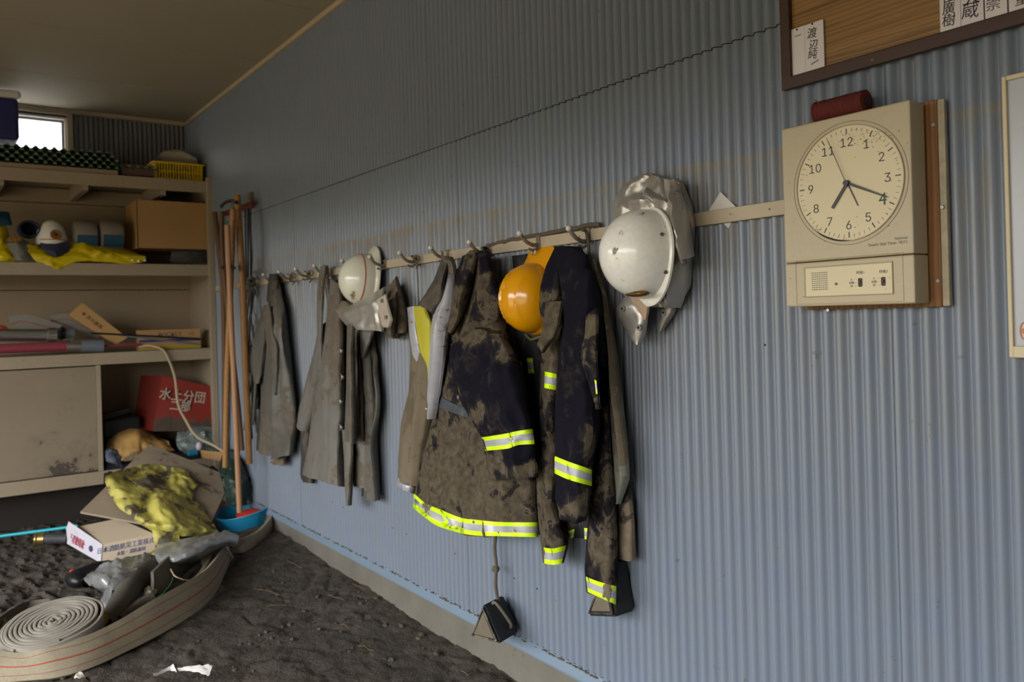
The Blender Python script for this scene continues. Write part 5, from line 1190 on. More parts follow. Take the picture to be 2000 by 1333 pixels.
def band(t, top, bot, keys, n=20, sil=(.28, .72), off=.006, mud=None, fall=2.5):
    b = decal('reflective_band', top, bot, keys, M_lime, t, n, 5, off, .004, fall, mud=mud)
    ta = [((1 - sil[0]) * a[0] + sil[0] * b_[0], (1 - sil[0]) * a[1] + sil[0] * b_[1]) for a, b_ in zip(top, bot)]
    tb_ = [((1 - sil[1]) * a[0] + sil[1] * b_[0], (1 - sil[1]) * a[1] + sil[1] * b_[1]) for a, b_ in zip(top, bot)]
    decal('silver_stripe', ta, tb_, keys, M_silver2, b, n, 3, off + .0015, .002, fall, mud=mud)
band(g4, [(940, 855), (985, 848), (1008, 843), (1041, 838)], [(948, 881), (990, 877), (1012, 870), (1044, 868)], ['sleeve', 'body'], mud=(.02, []))
band(g4, [(808, 964), (832, 984), (865, 998), (900, 1012), (930, 1016), (970, 1020), (1010, 1021), (1050, 1021)], [(806, 992), (828, 1010), (855, 1028), (900, 1042), (935, 1047), (975, 1048), (1010, 1049), (1052, 1050)], ['body'], 40, mud=(.1, [(834, 992, 8, 10, .8), (1010, 1034, 6, 12, .8), (890, 1030, 14, 8, .35), (925, 1020, 8, 6, .4), (870, 1008, 8, 6, .3)]))
decal('waist_strap', [(853, 770), (880, 786), (906, 796), (934, 806)], [(846, 790), (872, 802), (900, 812), (926, 820)], ['body'], mat('slate_strap', '3e444d', .7, mud=('85796a', 16, '6c6152')), g4, 14, 3, .014, .008, mud=(.3, []))
h, r_ = hit(897, 776, ['body', 'sleeve'], 2.9); p = CAM + r_ * (h - .006); obj('snap', *cyl(p, p + Vector((0, .006, 0)), .007, 12), M_metal, g4, True)
# black jacket half hidden between the two navy ones
gb = garment('black_jacket', 'black jacket sleeve with a small yellow-silver band between the two navy jackets', 'jacket', 1010, 505)
drape('sleeve', [(1000, 500), (1004, 560), (1004, 640), (1014, 720), (1030, 800), (1044, 850)], [(1030, 496), (1046, 560), (1056, 640), (1060, 720), (1062, 800), (1062, 930)], mat('black_cloth', '1b1c20', .85, mud=(MUD1, 15, MUD2), bump=(220, .2, .002)), gb, 2.5, 3, 16, 40, mud=(.12, []), seed=55, key='gb')
band(gb, [(1029, 700), (1040, 700)], [(1032, 730), (1043, 729)], ['gb'], 6)
band(gb, [(1012, 704), (1019, 708)], [(1016, 722), (1022, 730)], ['gb'], 6)

# yellow helmet
h2 = garment('yellow_helmet', 'glossy yellow hard hat hanging between the two navy jackets', 'helmet', 1035, 590)
c2_, W2 = helmet(h2, 1046, 583, .100, .116, .112, M_hyel, peak=1, peak_len=.062, y0=.05, brim=.007, tiltz=.10, tiltx=.05, ridges=[(.40, .035, .006), (.58, .035, .006), (-.45, .05, .004)], mudspec=(-.5, [(1033, 508, 20, 10, .9)]), lean=-.0, flat=.12, pw=1.3)
obj('hanging_ring', *tube([P(1042, 497, Y=.05) + Vector((.010 * math.cos(a), .0, .010 * math.sin(a) + .008)) for a in np.linspace(0, 2 * PI, 15)], .0022, 6), M_metal, h2, True)
obj('back_strap', *tube(smooth_path([tuple(W2(-.05, .0, -.12)), tuple(W2(-.01, .012, -.137)), tuple(W2(.04, .0, -.125))], 5), .005, 8), mat('olive_strap', '5c5230', .7), h2, True)

g5 = garment('navy_jacket', 'cleaner navy firefighter jacket with long hanging front strips, left of the near white helmet', 'jacket', 1110, 490, group='navy firefighter jackets')
drape('back', [(1056, 548), (1056, 640), (1062, 760), (1064, 880), (1070, 960), (1078, 1040)], [(1160, 548), (1176, 640), (1182, 760), (1184, 880), (1170, 960), (1160, 1052)], mat('black_lining', '16161b', .85, mud=(MUD1, 15, MUD2)), g5, 3, 4, 24, 50, hem=[(0, 0), (.5, 6), (1, 0)], mud=(.2, [(1120, 1030, 60, 30, .3)]), seed=60, key='g5back')
drape('front_panel', [(1060, 610), (1060, 660), (1056, 710), (1053, 791), (1053, 872), (1047, 933), (1050, 1000), (1056, 1060), (1060, 1100)], [(1100, 600), (1096, 660), (1088, 726), (1084, 800), (1084, 872), (1090, 950), (1092, 1010), (1110, 1060), (1098, 1101)], M_navy, g5, [9, 10], [4, 6], 24, 80, ripple=(1.6, 4), crump=(1.4, 12), folds=[(.6, .5, .1, 1)], mud=(.66, [(1075, 780, 12, 20, -.3), (1080, 1040, 20, 30, -.35), (1062, 830, 10, 30, -.3), (1090, 990, 10, 40, -.2)]), seed=61, key='g5l')
band(g5, [(1064, 726), (1087, 731)], [(1063, 758), (1087, 763)], ['g5l'], 10)
band(g5, [(1062, 1070), (1080, 1072), (1106, 1066)], [(1063, 1101), (1078, 1104), (1097, 1102)], ['g5l'], 12, mud=(.05, [(1062, 1085, 5, 12, .7)]))
drape('front_strip', [(1168, 700), (1176, 780), (1166, 860), (1152, 960), (1148, 1023), (1141, 1110), (1145, 1158)], [(1186, 700), (1186, 780), (1190, 872), (1198, 948), (1203, 1023), (1205, 1100), (1203, 1181)], M_navy, g5, [8, 9], [4, 5], 24, 80, ripple=(1.0, 5), crump=(.6, 14), mud=(.42, [(1178, 1070, 20, 40, .5), (1175, 980, 30, 60, -.12)]), hem=[(0, 0), (1, 0)], seed=62, key='g5r')
band(g5, [(1144, 1127), (1170, 1137), (1204, 1146)], [(1148, 1157), (1172, 1168), (1203, 1182)], ['g5r'], 14, mud=(.18, [(1186, 1155, 8, 18, .9)]))
drape('body', [(1082, 500), (1080, 540), (1086, 600), (1100, 650), (1110, 700)], [(1148, 505), (1160, 548), (1176, 600), (1184, 650), (1186, 720)], M_navy, g5, 10, 7, 30, 40, top=[(0, -6), (.2, -16), (.6, -6), (1, 0)], ripple=(1.2, 6), mud=(.08, [(1165, 610, 12, 24, .35)]), seed=63, key='g5b', prof=.4)
drape('sleeve', [(1124, 520), (1112, 580), (1100, 640), (1090, 700), (1084, 790), (1083, 895), (1086, 970), (1094, 1008)], [(1160, 530), (1174, 600), (1166, 660), (1164, 740), (1170, 835), (1158, 900), (1155, 955), (1142, 1018)], M_navy, g5, 15, 8, 34, 80, hem=[(0, 0), (.5, 12), (1, 0)], ripple=(1.6, 6), crump=(1.4, 9), folds=[(.3, .35, .06, -1), (.75, .8, .05, -1.6)], mud=(.06, [(1150, 870, 10, 45, .55), (1140, 980, 16, 40, .55), (1110, 1000, 30, 14, .3), (1106, 800, 4, 40, .25)]), seed=64, key='g5s', back=9)
drape('open_flap', [(1118, 638), (1126, 680), (1140, 720), (1156, 770), (1164, 800)], [(1166, 600), (1166, 650), (1164, 700), (1166, 760), (1170, 800)], M_navy, g5, 22, 1.2, 14, 30, ripple=(.8, 5), mud=(.36, [(1148, 640, 24, 16, .35), (1140, 690, 8, 30, .2)]), seed=65, key='g5f', back=20.5)
drape('collar', [(1083, 484), (1066, 520), (1055, 560), (1053, 600), (1056, 620)], [(1096, 484), (1097, 530), (1098, 570), (1096, 590), (1068, 624)], M_navy, g5, 14, 3, 16, 30, folds=[(.5, .4, .14, -1.2)], mud=(.14, [(1080, 580, 24, 14, .4)]), seed=66, key='g5c', back=10)
drape('collar', [(1082, 482), (1092, 540), (1100, 600), (1103, 650)], [(1146, 498), (1152, 540), (1160, 600), (1140, 660)], M_navy, g5, 17, 3, 24, 30, top=[(0, 0), (.3, -6), (1, 0)], ripple=(1, 5), mud=(.06, []), seed=67, key='g5c2', back=12)
drape('muddy_lapel', [(1066, 590), (1062, 630), (1054, 660), (1048, 674), (1058, 688)], [(1098, 588), (1094, 630), (1082, 660), (1070, 676), (1060, 690)], M_navy, g5, 17.5, 1.5, 14, 30, mud=(.85, []), seed=68, key='g5m', back=15)
band(g5, [(1083, 891), (1110, 902), (1156, 918)], [(1083, 925), (1112, 938), (1156, 950)], ['g5s'], 18, mud=(.04, []))
band(g5, [(1161, 742), (1165, 744)], [(1164, 770), (1167, 770)], ['g5s', 'g5f'], 4, off=.012)
band(g5, [(1109, 1038), (1122, 1034)], [(1110, 1056), (1120, 1050)], ['g5back', 'g5s'], 6)
band(g5, [(1141, 1032), (1149, 1032)], [(1142, 1054), (1149, 1054)], ['g5back', 'g5s'], 6)

g6 = garment('pale_coat', 'pale green-grey coat hanging behind the navy jacket, below the near helmet', 'coat', 1160, 505)
drape('body', [(1155, 506), (1170, 560), (1180, 640), (1184, 720), (1188, 800), (1194, 900), (1200, 985)], [(1160, 508), (1184, 592), (1202, 680), (1215, 790), (1225, 880), (1228, 938), (1208, 986)], M_pale, g6, 7, 5, 20, 60, ripple=(1.2, 4), folds=[(.5, .5, .1, 1)], mud=(.32, [(1205, 700, 10, 60, .2), (1212, 900, 12, 60, .25)]), seed=71)
drape('sleeve', [(1204, 940), (1207, 1000), (1205, 1050), (1204, 1092)], [(1230, 938), (1235, 1000), (1239, 1060), (1240, 1092)], mat('brown_muddy_sleeve', '1e1d20', .8, mud=('7d6e5c', 13, '6a5c4c'), bump=(120, .3, .003)), g6, 4, 4, 16, 40, hem=[(0, 0), (.6, 6), (1, 0)], mud=(.62, [(1222, 970, 10, 25, -.4), (1218, 1020, 14, 10, -.15), (1225, 1075, 16, 20, .3)]), seed=72)

# near white helmet with silver hood
h3 = garment('near_fire_helmet', 'large white scuffed helmet with brass emblem hanging nearest on the rail', 'helmet', 1250, 500)
h3.location = h3.location
drape('silver_hood', [(1240, 347), (1215, 365), (1197, 392), (1197, 430), (1192, 470), (1230, 560), (1262, 600)], [(1290, 344), (1330, 352), (1350, 400), (1355, 440), (1352, 480), (1347, 560), (1320, 602)], M_silver, h3, 4, 7, 70, 80, top=[(0, 0), (.5, -7), (1, 0)], ripple=(2.5, 6), crump=(3.0, 9), folds=[(.2, .25, .05, 2.0), (.5, .6, .06, -2.5), (.68, .75, .05, 2.8), (.85, .9, .06, -1.5)], seed=81, back=2, key='hood')
drape('hood_roll', [(1232, 380), (1224, 396), (1227, 412), (1240, 420)], [(1262, 366), (1300, 392), (1316, 420), (1330, 450)], M_silver, h3, 11, 3.5, 26, 20, top=[(0, 0), (.5, 2), (1, 0)], ripple=(2, 5), crump=(2.2, 13), folds=[(.5, .5, .1, -2)], seed=82, back=7, key='hood')
drape('hood_fold', [(1296, 350), (1300, 385), (1316, 430), (1326, 470), (1330, 520)], [(1318, 352), (1338, 400), (1346, 450), (1352, 490), (1354, 500)], M_silver, h3, 10, 3, 14, 34, ripple=(1.5, 4), crump=(1.8, 13), folds=[(.4, .6, .14, 2)], seed=83, back=6, key='hood')
drape('lower_flap', [(1300, 570), (1298, 600), (1288, 630), (1286, 650)], [(1322, 556), (1320, 590), (1316, 612), (1290, 650)], mat('grey_flap', '9a958c', .5, .3, mud=('857868', 14, '6d6152')), h3, 4.5, 1.6, 12, 24, mud=(.1, []), seed=84, back=3, key='lf')
drape('snap_flap', [(1224, 573), (1204, 600), (1206, 622), (1222, 645), (1234, 662)], [(1262, 578), (1263, 600), (1262, 630), (1258, 655), (1250, 672)], M_silver, h3, 10, 1.6, 20, 26, hem=[(0, 0), (.6, 6), (1, 0)], ripple=(.8, 6), crump=(.6, 12), seed=85, back=8, key='sf')
drape('tan_lining', [(1228, 572), (1236, 592), (1250, 612), (1258, 625)], [(1268, 580), (1266, 600), (1264, 615), (1261, 627)], mat('tan_lining_cloth', 'a48c74', .8), h3, 12.3, .5, 10, 14, ripple=(.1, 4), crump=(.1, 12), mud=(.2, []), seed=86, back=11.6, key='tl')
for (a, b, kk) in ((1217, 603, 'sf'), (1249, 640, 'sf'), (1313, 590, 'lf'), (1297, 611, 'lf')):
    h, r_ = hit(a, b, [kk], 2.4); p = CAM + r_ * (h - .002)
    obj('snap', *cyl(p, p + Vector((0, .004, 0)), .0085, 16), M_metal, h3, True); obj('snap_hole', *cyl(p + Vector((0, .004, 0)), p + Vector((0, .0055, 0)), .0035, 12), M_black, h3, True)
c3, W3 = helmet(h3, 1266, 497, .108, .120, .130, M_hwhite, peak=-1, peak_len=.014, y0=.125, brim=.006, tiltx=.06, flat=.14, lean=-.24, lift=.004, mudspec=(-.25, [(1200, 489, 9, 11, 1.0), (1216, 456, 12, 6, .75), (1258, 418, 22, 9, .62), (1212, 548, 12, 6, .5), (1300, 560, 10, 5, .35)]))
for (a, b, r2) in ((1293, 458, .005), (1300, 532, .005)):
    h, r_ = hit(a, b, ['near_fire_helmet'], 2.2); p = CAM + r_ * h; q = (CAM - p).normalized(); obj('rivet', *cyl(p - q * .002, p + q * .003, r2, 12), mat('dark_rivet', '4a4238', .5, .5), h3, True)
h, r_ = hit(1245, 574, ['near_fire_helmet'], 2.2); p = CAM + r_ * h
V, Fc = sph(p, .028, 8, 1.5, .55, .3); obj('brass_emblem', V, Fc, mat('dull_brass', '7a5a2c', .45, .6, spots=(160, '3e2e16', .52)), h3, True)
obj('inner_band', *tube([W3(.098 * math.cos(a), -.010, .112 * math.sin(a)) for a in np.linspace(0, 2 * PI, 41)], .008, 6), mat('tan_headband', 'a08a5c', .6), h3, True)

# ------------------------------------------------------------------ wheel chocks
def chock(t, A0, B0, C0, depth, mudspec, y0, skew=(0, 0)):
    """triangular prism: A0 apex, B0 left foot, C0 right foot (x,z) at y0, running back to the wall"""
    pts = [Vector((p[0], y0, p[1])) for p in (B0, C0, A0)]
    cen = sum(pts, Vector()) / 3
    V = pts + [p + Vector((skew[0], -depth, skew[1])) for p in pts]
    bm = bmesh.new(); vs = [bm.verts.new(v) for v in V]
    for f in ((0, 1, 2), (5, 4, 3), (0, 3, 4, 1), (1, 4, 5, 2), (2, 5, 3, 0)): bm.faces.new([vs[i] for i in f])
    bmesh.ops.bevel(bm, geom=list(bm.edges), offset=.008, segments=2, affect='EDGES')
    bm.verts.index_update(); V = [v.co.copy() for v in bm.verts]; Fc = [[v.index for v in f.verts] for f in bm.faces]; bm.free()
    obj('rubber_block', V, Fc, M_rubber, t, attr=[.12 for v in V])
    Vf = [cen.lerp(p, .66) + Vector((0, .003, 0)) for p in pts]; Vb = [v - Vector((0, .01, 0)) for v in Vf]
    obj('end_panel', Vf + Vb, [(0, 1, 2), (5, 4, 3), (0, 3, 4, 1), (1, 4, 5, 2), (2, 5, 3, 0)], mat('mud_caked_panel', '6f6555', .9, var=(20, '5e5546', .7), bump=(60, .4, .004)), t)
    mb = MB()
    for i in range(3):
        a, b = pts[i], pts[(i + 1) % 3]; mb.add(tube([cen.lerp(a, .80) + Vector((0, .002, 0)), cen.lerp(b, .80) + Vector((0, .002, 0))], .003, 6))
    mb.obj('rib', M_rubber, t, attr=[.5] * len(mb.V))
    return pts, cen
t = thing('wheel_chock', 'black triangular wheel chock hanging on a cord just above the mud', 'wheel chock', (2.31, .10, .15), 'wheel chocks hung by the wall')
pts, cen = chock(t, (2.300, .300), (2.392, .160), (2.205, .192), .135, None, .165, (.070, -.014))
a, b = Vector((2.270, .155, .262)), Vector((2.222, .045, .215))
sl = (pts[1] - pts[2]).normalized(); nr = Vector((-sl.z, 0, sl.x)); nr = nr if nr.z > 0 else -nr
m0 = pts[2].lerp(pts[1], .35) + nr * .012
sk = Vector((.070, -.135, -.014))
def hp(f, g, h_): return tuple(pts[2].lerp(pts[1], f) + sk * g + nr * h_)
obj('handle', *tube(smooth_path([hp(.10, .35, .002), hp(.16, .40, .018), hp(.72, .62, .018), hp(.80, .66, .002)], 5), .0055, 8), mat('muddy_handle', '6b6256', .7), t, True)
pt_ = P(966, 1045, Y=.07)
pts_ = [tuple(P(968, 1040, Y=.06)), tuple(P(966, 1075, Y=.06)), tuple(P(969, 1105, Y=.065)), tuple(P(968, 1140, Y=.08)), tuple(P(970, 1160, Y=.075)), tuple(P(974, 1176, Y=.07))]
tag(obj('chock_cord', *tube([v + Vector((.002 * noise.noise(v * 40), 0, 0)) for v in smooth_path(pts_, 8)], .0065, 8), M_rope, smooth=True), 'muddy cord holding the lower wheel chock', 'cord')
tag(obj('cord_knot', *sph(P(968, 1112, Y=.066), .015, 6, 1, 1, .9), M_rope, smooth=True), 'knot halfway along the cord of the lower wheel chock', 'knot')
t = thing('wheel_chock', 'black wheel chock hanging behind the bottom of the navy jacket strip', 'wheel chock', P(1185, 1205, Y=.08), 'wheel chocks hung by the wall')
q = {k_: P(a, b, Y=.10) for k_, (a, b) in dict(B=(1148, 1204), C=(1204, 1206), A=(1186, 1100)).items()}
chock(t, (q['A'].x, q['A'].z), (q['B'].x, q['B'].z), (q['C'].x, q['C'].z), .085, None, .105)

# card tucked behind the rail
c_ = [P(1384, 412, Y=.0178), P(1407, 375, Y=.0178), P(1440, 407, Y=.0178), P(1423, 446, Y=.0178)]
c_ = [Vector((v.x, .0178, v.z)) for i, v in enumerate(c_)]
tag(obj('paper_tag', *hexa([*c_, *[v + Vector((0, -.0006, 0)) for v in c_]]), mat('tag_paper', 'cfcac4', .6, spots=(90, '5a5248', .69))), 'small white paper tag tucked behind the rail near the clock', 'tag')

# ------------------------------------------------------------------ clock on its backing board
t = thing('backing_board', 'varnished plywood board behind the wall clock with a pale edge batten', 'board', (.95, .01, 1.28))
obj('plywood', *box(.797, 1.111, .0165, .030, 1.283, 1.703, .002), M_ply, t)
obj('edge_batten', *box(.783, .797, .0165, .028, 1.284, 1.702, .002), M_plyedge, t)
for (a, b) in ((1823, 244), (1832, 549), (1617, 606), (1840, 405)):
    p = P(a, b, Y=.031); obj('screw', *cyl((p.x, .0295, p.z), (p.x, .0325, p.z), .0045, 14, .0035), M_metal, t, True)
ck = thing('wall_clock', 'square cream wall clock with round dial and speaker panel, at twenty past seven', 'clock', (.965, .05, 1.29))
cx0, cx1, cz0, cz1, yf = .8165, 1.1135, 1.291, 1.698, .098
sz = 1.390
obj('casing', *box(cx0, cx1, .040, yf, sz + .0008, cz1, .0035), M_clock, ck)
obj('lower_casing', *box(cx0, cx1, .040, yf, cz0, sz - .0008, .0035), M_clock, ck)
obj('rear_body', *box(cx0 + .012, cx1 - .03, .0305, .041, cz0 + .02, cz1 - .03, .002), M_black, ck)
dc = P(1656, 358, Y=yf); DX, DZ = dc.x, dc.z
R = .1215
def disc(name, r0, r1, y0, y1, m, parent, n=96, cx=DX, cz=DZ):
    V = []; Fc = []
    for (r_, y_) in ((r0, y0), (r1, y0), (r1, y1), (r0, y1)):
        for k in range(n): a = 2 * PI * k / n; V.append(Vector((cx + r_ * math.cos(a), y_, cz + r_ * math.sin(a))))
    for i in range(4):
        for k in range(n): Fc.append((i * n + k, i * n + (k + 1) % n, ((i + 1) % 4) * n + (k + 1) % n, ((i + 1) % 4) * n + k))
    return obj(name, V, Fc, m, parent)
RO = (P(1545, 358, Y=yf).x - P(1769, 358, Y=yf).x) / 2
RD = RO * .925
o_ = obj('dial', *cyl((DX, yf - .002, DZ), (DX, yf + .0006, DZ), RD, 96), M_dial, ck)
disc('bezel_groove', RO - .0012, RO, yf - .001, yf + .0005, mat('groove_brown', '7a6c50', .7), ck)
disc('bezel', RD, RD + .002, yf, yf + .003, mat('bezel_cream', '9c8f70', .4), ck)
def cpos(a, r): return Vector((DX - r * math.sin(a), 0, DZ + r * math.cos(a)))
y1_ = yf + .001
mb = MB()
for i in range(60):
    a = 2 * PI * i / 60; big = i % 5 == 0; ro = RD * .955; ri = ro - (RD * .10 if big else RD * .06); w_ = .0012 if big else .0004
    p0, p1 = cpos(a, ri), cpos(a, ro); tt_ = Vector((-math.cos(a), 0, -math.sin(a))) * w_
    c = [p0 - tt_, p0 + tt_, p1 + tt_, p1 - tt_]; c = [Vector((v.x, y1_ - .0004, v.z)) for v in c] + [Vector((v.x, y1_, v.z)) for v in c]
    if big: obj('hour_mark', *hexa(c), M_num, ck)
    else: mb.add(hexa(c))
mb.obj('minute_marks', M_num, ck)
for h_ in range(1, 13):
    a = 2 * PI * h_ / 12; p = cpos(a, RD * .725); text('numeral', str(h_), .0365, (p.x, y1_, p.z - .001), 'wall', M_num, ck, ext=.0002, bold=0)
def hand(name, ang, length, w0, w1, y, m, tail=0):
    d_ = Vector((-math.sin(ang), 0, math.cos(ang))); s_ = Vector((-math.cos(ang), 0, -math.sin(ang))); c0 = Vector((DX, y, DZ)) - d_ * tail; c1 = Vector((DX, y, DZ)) + d_ * length
    c = [c0 - s_ * w0, c0 + s_ * w0, c1 + s_ * w1, c1 - s_ * w1]; obj(name, *hexa(c + [v + Vector((0, .0009, 0)) for v in c]), m, ck)
hand('hour_hand', math.radians(216), RD * .50, .0032, .0032, yf + .0035, M_black, .004)
hand('minute_hand', math.radians(115.5), RD * .80, .0030, .0012, yf + .0055, M_black, .004)
hand('second_hand', math.radians(-22), RD * .86, .0006, .0006, yf + .0075, M_black, .012)
hand('alarm_hand', math.radians(156), RD * .46, .0014, .0009, yf + .0018, M_black)
obj('centre_cap', *cyl((DX, yf + .001, DZ), (DX, yf + .0095, DZ), .0062, 24), M_black, ck, True)
tx = P(1741, 475, Y=yf); text('lettering', 'Quartz Bell Timer TD71', .0108, (P(1773, 470, Y=yf).x, yf + .0002, P(1738, 475.5, Y=yf).z), 'wall', M_num, ck, ax='RIGHT', ext=.0002)
text('maker_name', 'National', .0098, (P(1773, 464, Y=yf).x, yf + .0002, P(1762, 465, Y=yf).z), 'wall', M_black, ck, ax='RIGHT', ext=.0002, bold=.0003)
mb = MB(); random.seed(3)
for _ in range(260):
    if random.random() < .6: qx, qy = 1690 + random.gauss(0, 34), 268 + random.gauss(0, 9) - (random.random() - .5) * 12
    elif random.random() < .5: qx, qy = random.uniform(1540, 1775), random.uniform(240, 590)
    else:
        a_ = random.uniform(.9, 2.6); qx, qy = 1656 + 104 * math.cos(a_) + random.gauss(0, 2), 358 + 110 * math.sin(a_) + random.gauss(0, 2)
    p_ = P(min(qx, 1772), qy, Y=yf + .0008); r_ = random.choice((.0003, .0004, .0006, .0010)); mb.add(box(p_.x - r_ * random.uniform(.8, 2), p_.x + r_, yf, yf + .0010, p_.z - r_ * .6, p_.z + r_ * .6))
o_ = mb.obj('dirt_specks', mat('brown_dirt', '6a5a40', .9), ck); o_['kind'] = 'stuff'
obj('mud_residue', *tube([Vector((DX - (RD + .0008) * math.cos(a_), yf + .002, DZ - (RD + .0008) * math.sin(a_))) for a_ in np.linspace(PI - .75, PI - 1.75, 16)], [.0004 + .0016 * math.sin(PI * i / 15) for i in range(16)], 6), mat('dark_mud_residue', '3c3426', .9), ck, True)
# lower control panel
def rim_rect(name, pa, pb, w_, y0, y1, m): # thin raised frame from pixel corners
    a = P(*pa, Y=yf); b = P(*pb, Y=yf); x1_, x0_ = a.x, b.x; z1_, z0_ = a.z, b.z
    mb = MB(); mb.add(box(x0_, x1_, y0, y1, z1_ - w_, z1_)).add(box(x0_, x1_, y0, y1, z0_, z0_ + w_)).add(box(x0_, x0_ + w_, y0, y1, z0_ + w_, z1_ - w_)).add(box(x1_ - w_, x1_, y0, y1, z0_ + w_, z1_ - w_)); return mb.obj(name, m, ck), (x0_, x1_, z0_, z1_)
rim_rect('panel_line', (1554, 510), (1766, 589), .0009, yf - .001, yf + .0006, mat('panel_line_brown', '8f8464', .6))
_, (px0, px1, pz0, pz1) = rim_rect('panel_rim', (1572, 524), (1745, 574), .0016, yf - .001, yf + .0022, M_clock2)
obj('control_panel', *box(px0, px1, yf - .001, yf + .0010, pz0, pz1, .0008), M_dial, ck)
rim_rect('panel_shadow_line', (1571, 523), (1746, 575), .0006, yf - .001, yf + .0016, MATS['panel_line_brown'])
mb = MB(); ga, gb_ = P(1587, 534, Y=yf), P(1616, 565, Y=yf)
for i in range(9):
    for j in range(9):
        X_ = ga.x + (gb_.x - ga.x) * i / 8; Z_ = ga.z + (gb_.z - ga.z) * j / 8; mb.add(box(X_ - .0011, X_ + .0011, yf, yf + .0014, Z_ - .0011, Z_ + .0011))
mb.obj('speaker_holes', M_black, ck)
p = P(1634, 555, Y=yf); obj('indicator_lamp', *cyl((p.x, yf, p.z), (p.x, yf + .003, p.z), .0028, 16), M_green2, ck, True)
for k_, (a, b, lab) in enumerate(((1681, 552, '時報1'), (1726, 550, '時報2'))):
    p = P(a, b, Y=yf); s_ = obj('switch', *box(p.x - .0045, p.x + .0045, yf, yf + .0018, p.z - .009, p.z + .009, .002), M_black, ck)
    obj('switch_knob', *box(p.x - .0025, p.x + .0035, yf + .001, yf + .005, p.z - .003, p.z + .004, .001), mat('dark_red_knob', '4a1c18', .5), s_)
    q = P(a, b - 19, Y=yf); text('switch_label', lab, .0075, (q.x, yf + .0013, q.z), 'wall', M_num, ck, ext=.0002)
    for j, s2 in enumerate(('入', '自動', '切')):
        text('switch_label', s2, .006, (p.x + .020, yf + .0013, p.z + .007 - .007 * j), 'wall', M_num, ck, ext=.0002)
        obj('tick', *box(p.x + .007, p.x + .014, yf, yf + .0013, p.z + .0068 - .007 * j, p.z + .0072 - .007 * j), M_num, ck)
# spool of red twine on top of the clock
sp0, sp1 = P(1594, 210, Y=.072), P(1694, 201, Y=.072)
zc = cz1 + .024; pr = []; nsp = 60
t = thing('twine_spool', 'dark red spool of twine lying on top of the wall clock', 'spool', ((sp0.x + sp1.x) / 2, .072, cz1))
V = []; Fc = []
for i in range(nsp + 1):
    f = i / nsp; r_ = .0235 + .0012 * abs(math.sin(i * PI * .5)) + (-.004 if i in (0, nsp) else 0) + .0015 * noise.noise(Vector((i * .3, 0, 0)))
    for k in range(28): a = 2 * PI * k / 28; V.append(Vector((sp0.x + (sp1.x - sp0.x) * f, .072 + r_ * math.cos(a), zc + r_ * math.sin(a))))
for i in range(nsp):
    for k in range(28): Fc.append((i * 28 + k, i * 28 + (k + 1) % 28, (i + 1) * 28 + (k + 1) % 28, (i + 1) * 28 + k))
Fc += [tuple(range(28)), tuple(range(nsp * 28, nsp * 28 + 28))]
obj('twine', V, Fc, M_spool, t, True)
obj('loose_end', *tube(smooth_path([tuple(P(1601, 206, Y=.085)), tuple(P(1598, 200, Y=.09)), tuple(P(1592, 195, Y=.085))], 4), .0012, 6), M_spool, t, True)
obj('core', *cyl((sp0.x + .002, .072, zc), (sp1.x - .002, .072, zc), .009, 16), M_black, t)

# ------------------------------------------------------------------ name board above
t = thing('name_board', 'framed wood grain board of name plates at the top right', 'board', (.3, .01, 1.81))
bx1 = P(1524, 60, Y=.035).x; bz0 = P(1527, 178, Y=.035).z
fw = bx1 - P(1545, 148, Y=.035).x; fh = P(1545, 149, Y=.035).z - bz0
obj('wood_panel', *box(-.6, bx1 - .01, .0205, .0245, bz0 + .01, 2.45, .001), M_board, t)
obj('frame_bottom', *box(-.6, bx1, .0205, .038, bz0, bz0 + fh, .003), M_frame, t)
obj('frame_side', *box(bx1 - fw, bx1, .0205, .0378, bz0 + .002, 2.45, .003), M_frame, t)
obj('frame_top', *box(-.6, bx1, .0205, .038, 2.45, 2.45 + fh, .003), M_frame, t)
obj('frame_screw', *cyl((P(1704, 117, Y=.038).x, .037, P(1704, 117, Y=.038).z), (P(1704, 117, Y=.038).x, .0388, P(1704, 117, Y=.038).z), .003, 10), M_rust, t)
def plate(pl, pr_, pt, pb, lb, txts, ink, y=.0245, th=.004, edge=None, holes=True):
    ym = (pt + pb) / 2
    a = P(pl, ym, Y=y + th); b = P(pr_, ym, Y=y + th); zt = P((pl + pr_) / 2, pt, Y=y + th).z; zb = P((pl + pr_) / 2, pb, Y=y + th).z
    o = thing('name_plate', lb, 'name plate', ((a.x + b.x) / 2, y, zb), 'white name plates pinned on the wood board')
    obj('plate', *box(b.x, a.x, y, y + th, zb, zt, .0006), M_plate, o)
    if edge: obj('purple_edge', *box(b.x - .0012, b.x, y, y + th, zb, zt), M_purple, o)
    for (s_, x_, y_, sz_, rt) in txts:
        p = P(x_, y_, Y=y + th); text('brush_writing', s_, sz_, (p.x, y + th + .0003, p.z), 'wall', ink, o, ext=.0003, rot=rt)
    return o
o = plate(1543, 1572, 54, 146, 'blank smudged white name plate at the lower left corner of the board', [], M_ink)
h_ = P(1556, 58, Y=.03); obj('pin', *sph((h_.x, .0295, h_.z), .0022, 5), M_ink, o)
tag_ = obj('smudge', *box(P(1564, 66, Y=.03).x, P(1551, 70, Y=.03).x, .0285, .0288, P(1558, 70, Y=.03).z, P(1558, 68, Y=.03).z), mat('grey_smudge', '8a8480', .7), o)
o = plate(1572, 1609, 43, 136, 'white name plate with four brushed characters, beside the blank one', [('渡', 1586, 66, .026, -.1), ('辺', 1589, 88, .024, -.15), ('純', 1587, 107, .024, -.2), ('一', 1592, 123, .022, .3)], mat('green_black_ink', '14231e', .5), y=.0265)
h_ = P(1587, 47, Y=.03); obj('pin', *sph((h_.x, .0315, h_.z), .0022, 5), M_ink, o)
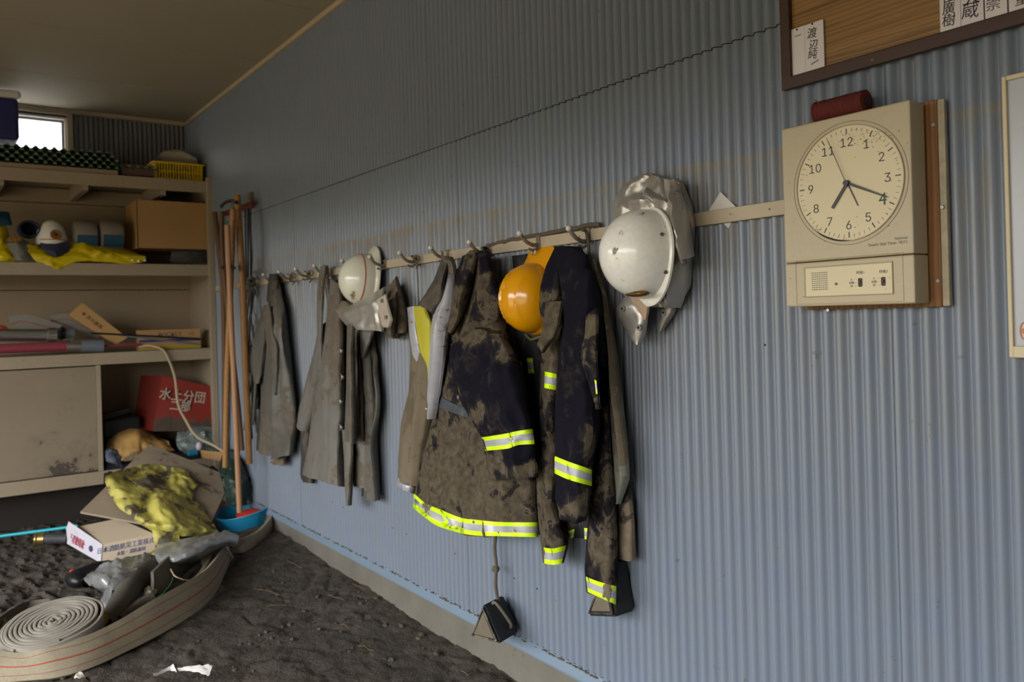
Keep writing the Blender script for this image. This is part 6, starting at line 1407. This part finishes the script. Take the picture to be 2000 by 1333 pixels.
for k_, (a_, b_, c_, d_) in enumerate(((1544, 1576, 56, 149),)):
    plate(a_ + 1, b_ + 1, c_ + 2, d_ + 1, 'white plate stacked behind the blank name plate, its lower edge showing', [], M_ink, y=.0241, th=.0004)
plate(1834.5, 1875, -70, 59, 'white name plate, leftmost of the row cut off at the top right', [('田', 1854, -5, .026, 0), ('廣', 1853, 18, .026, -.05), ('樹', 1853, 41, .027, -.1)], M_ink)
plate(1875.5, 1920, -80, 47, 'white name plate with two bold purple-black characters, second of the row', [('大', 1897, -3, .034, 0), ('蔵', 1895, 22, .034, -.1)], mat('purple_ink', '2c1238', .5), edge=1)
plate(1922, 1966, -90, 33, 'white name plate with one faint grey character, third of the row', [('崇', 1940, 9, .028, 0)], mat('faint_ink', '5a5058', .6), edge=1)
plate(1968.5, 2014, -100, 20, 'white name plate at the right edge of the picture, fourth of the row', [('重', 1997, -2, .028, 0)], M_ink)

# ------------------------------------------------------------------ whiteboard at the right edge
wx1 = P(1963, 400, Y=.032).x; wz1 = P(1963, 149, Y=.032).z; wz0 = P(1978, 699, Y=.032).z
t = thing('whiteboard', 'whiteboard with a cream frame cut off by the right edge of the picture', 'whiteboard', (.3, .012, wz0))
obj('panel', *box(-.35, wx1 - .006, .0165, .027, wz0 + .02, wz1 - .008, .001), M_white, t)
obj('frame_side', *box(wx1 - .008, wx1, .0165, .034, wz0, wz1, .002), M_cream, t)
obj('frame_top', *box(-.35, wx1 - .008, .0165, .034, wz1 - .009, wz1, .002), M_cream, t)
obj('frame_bottom', *box(-.35, wx1 - .008, .0165, .036, wz0, wz0 + .022, .002), M_cream, t)
a = P(2000, 647, Y=.028); obj('orange_mark', *tube([Vector((a.x + .008 * math.cos(q) * (.8), .0275, a.z + .016 * math.sin(q))) for q in np.linspace(0, 2 * PI, 17)], .0012, 6), mat('orange_print', 'c07a4a', .6), t)
obj('orange_mark', *cyl((a.x, .027, a.z), (a.x, .0278, a.z), .0055, 12), MATS['orange_print'], t)
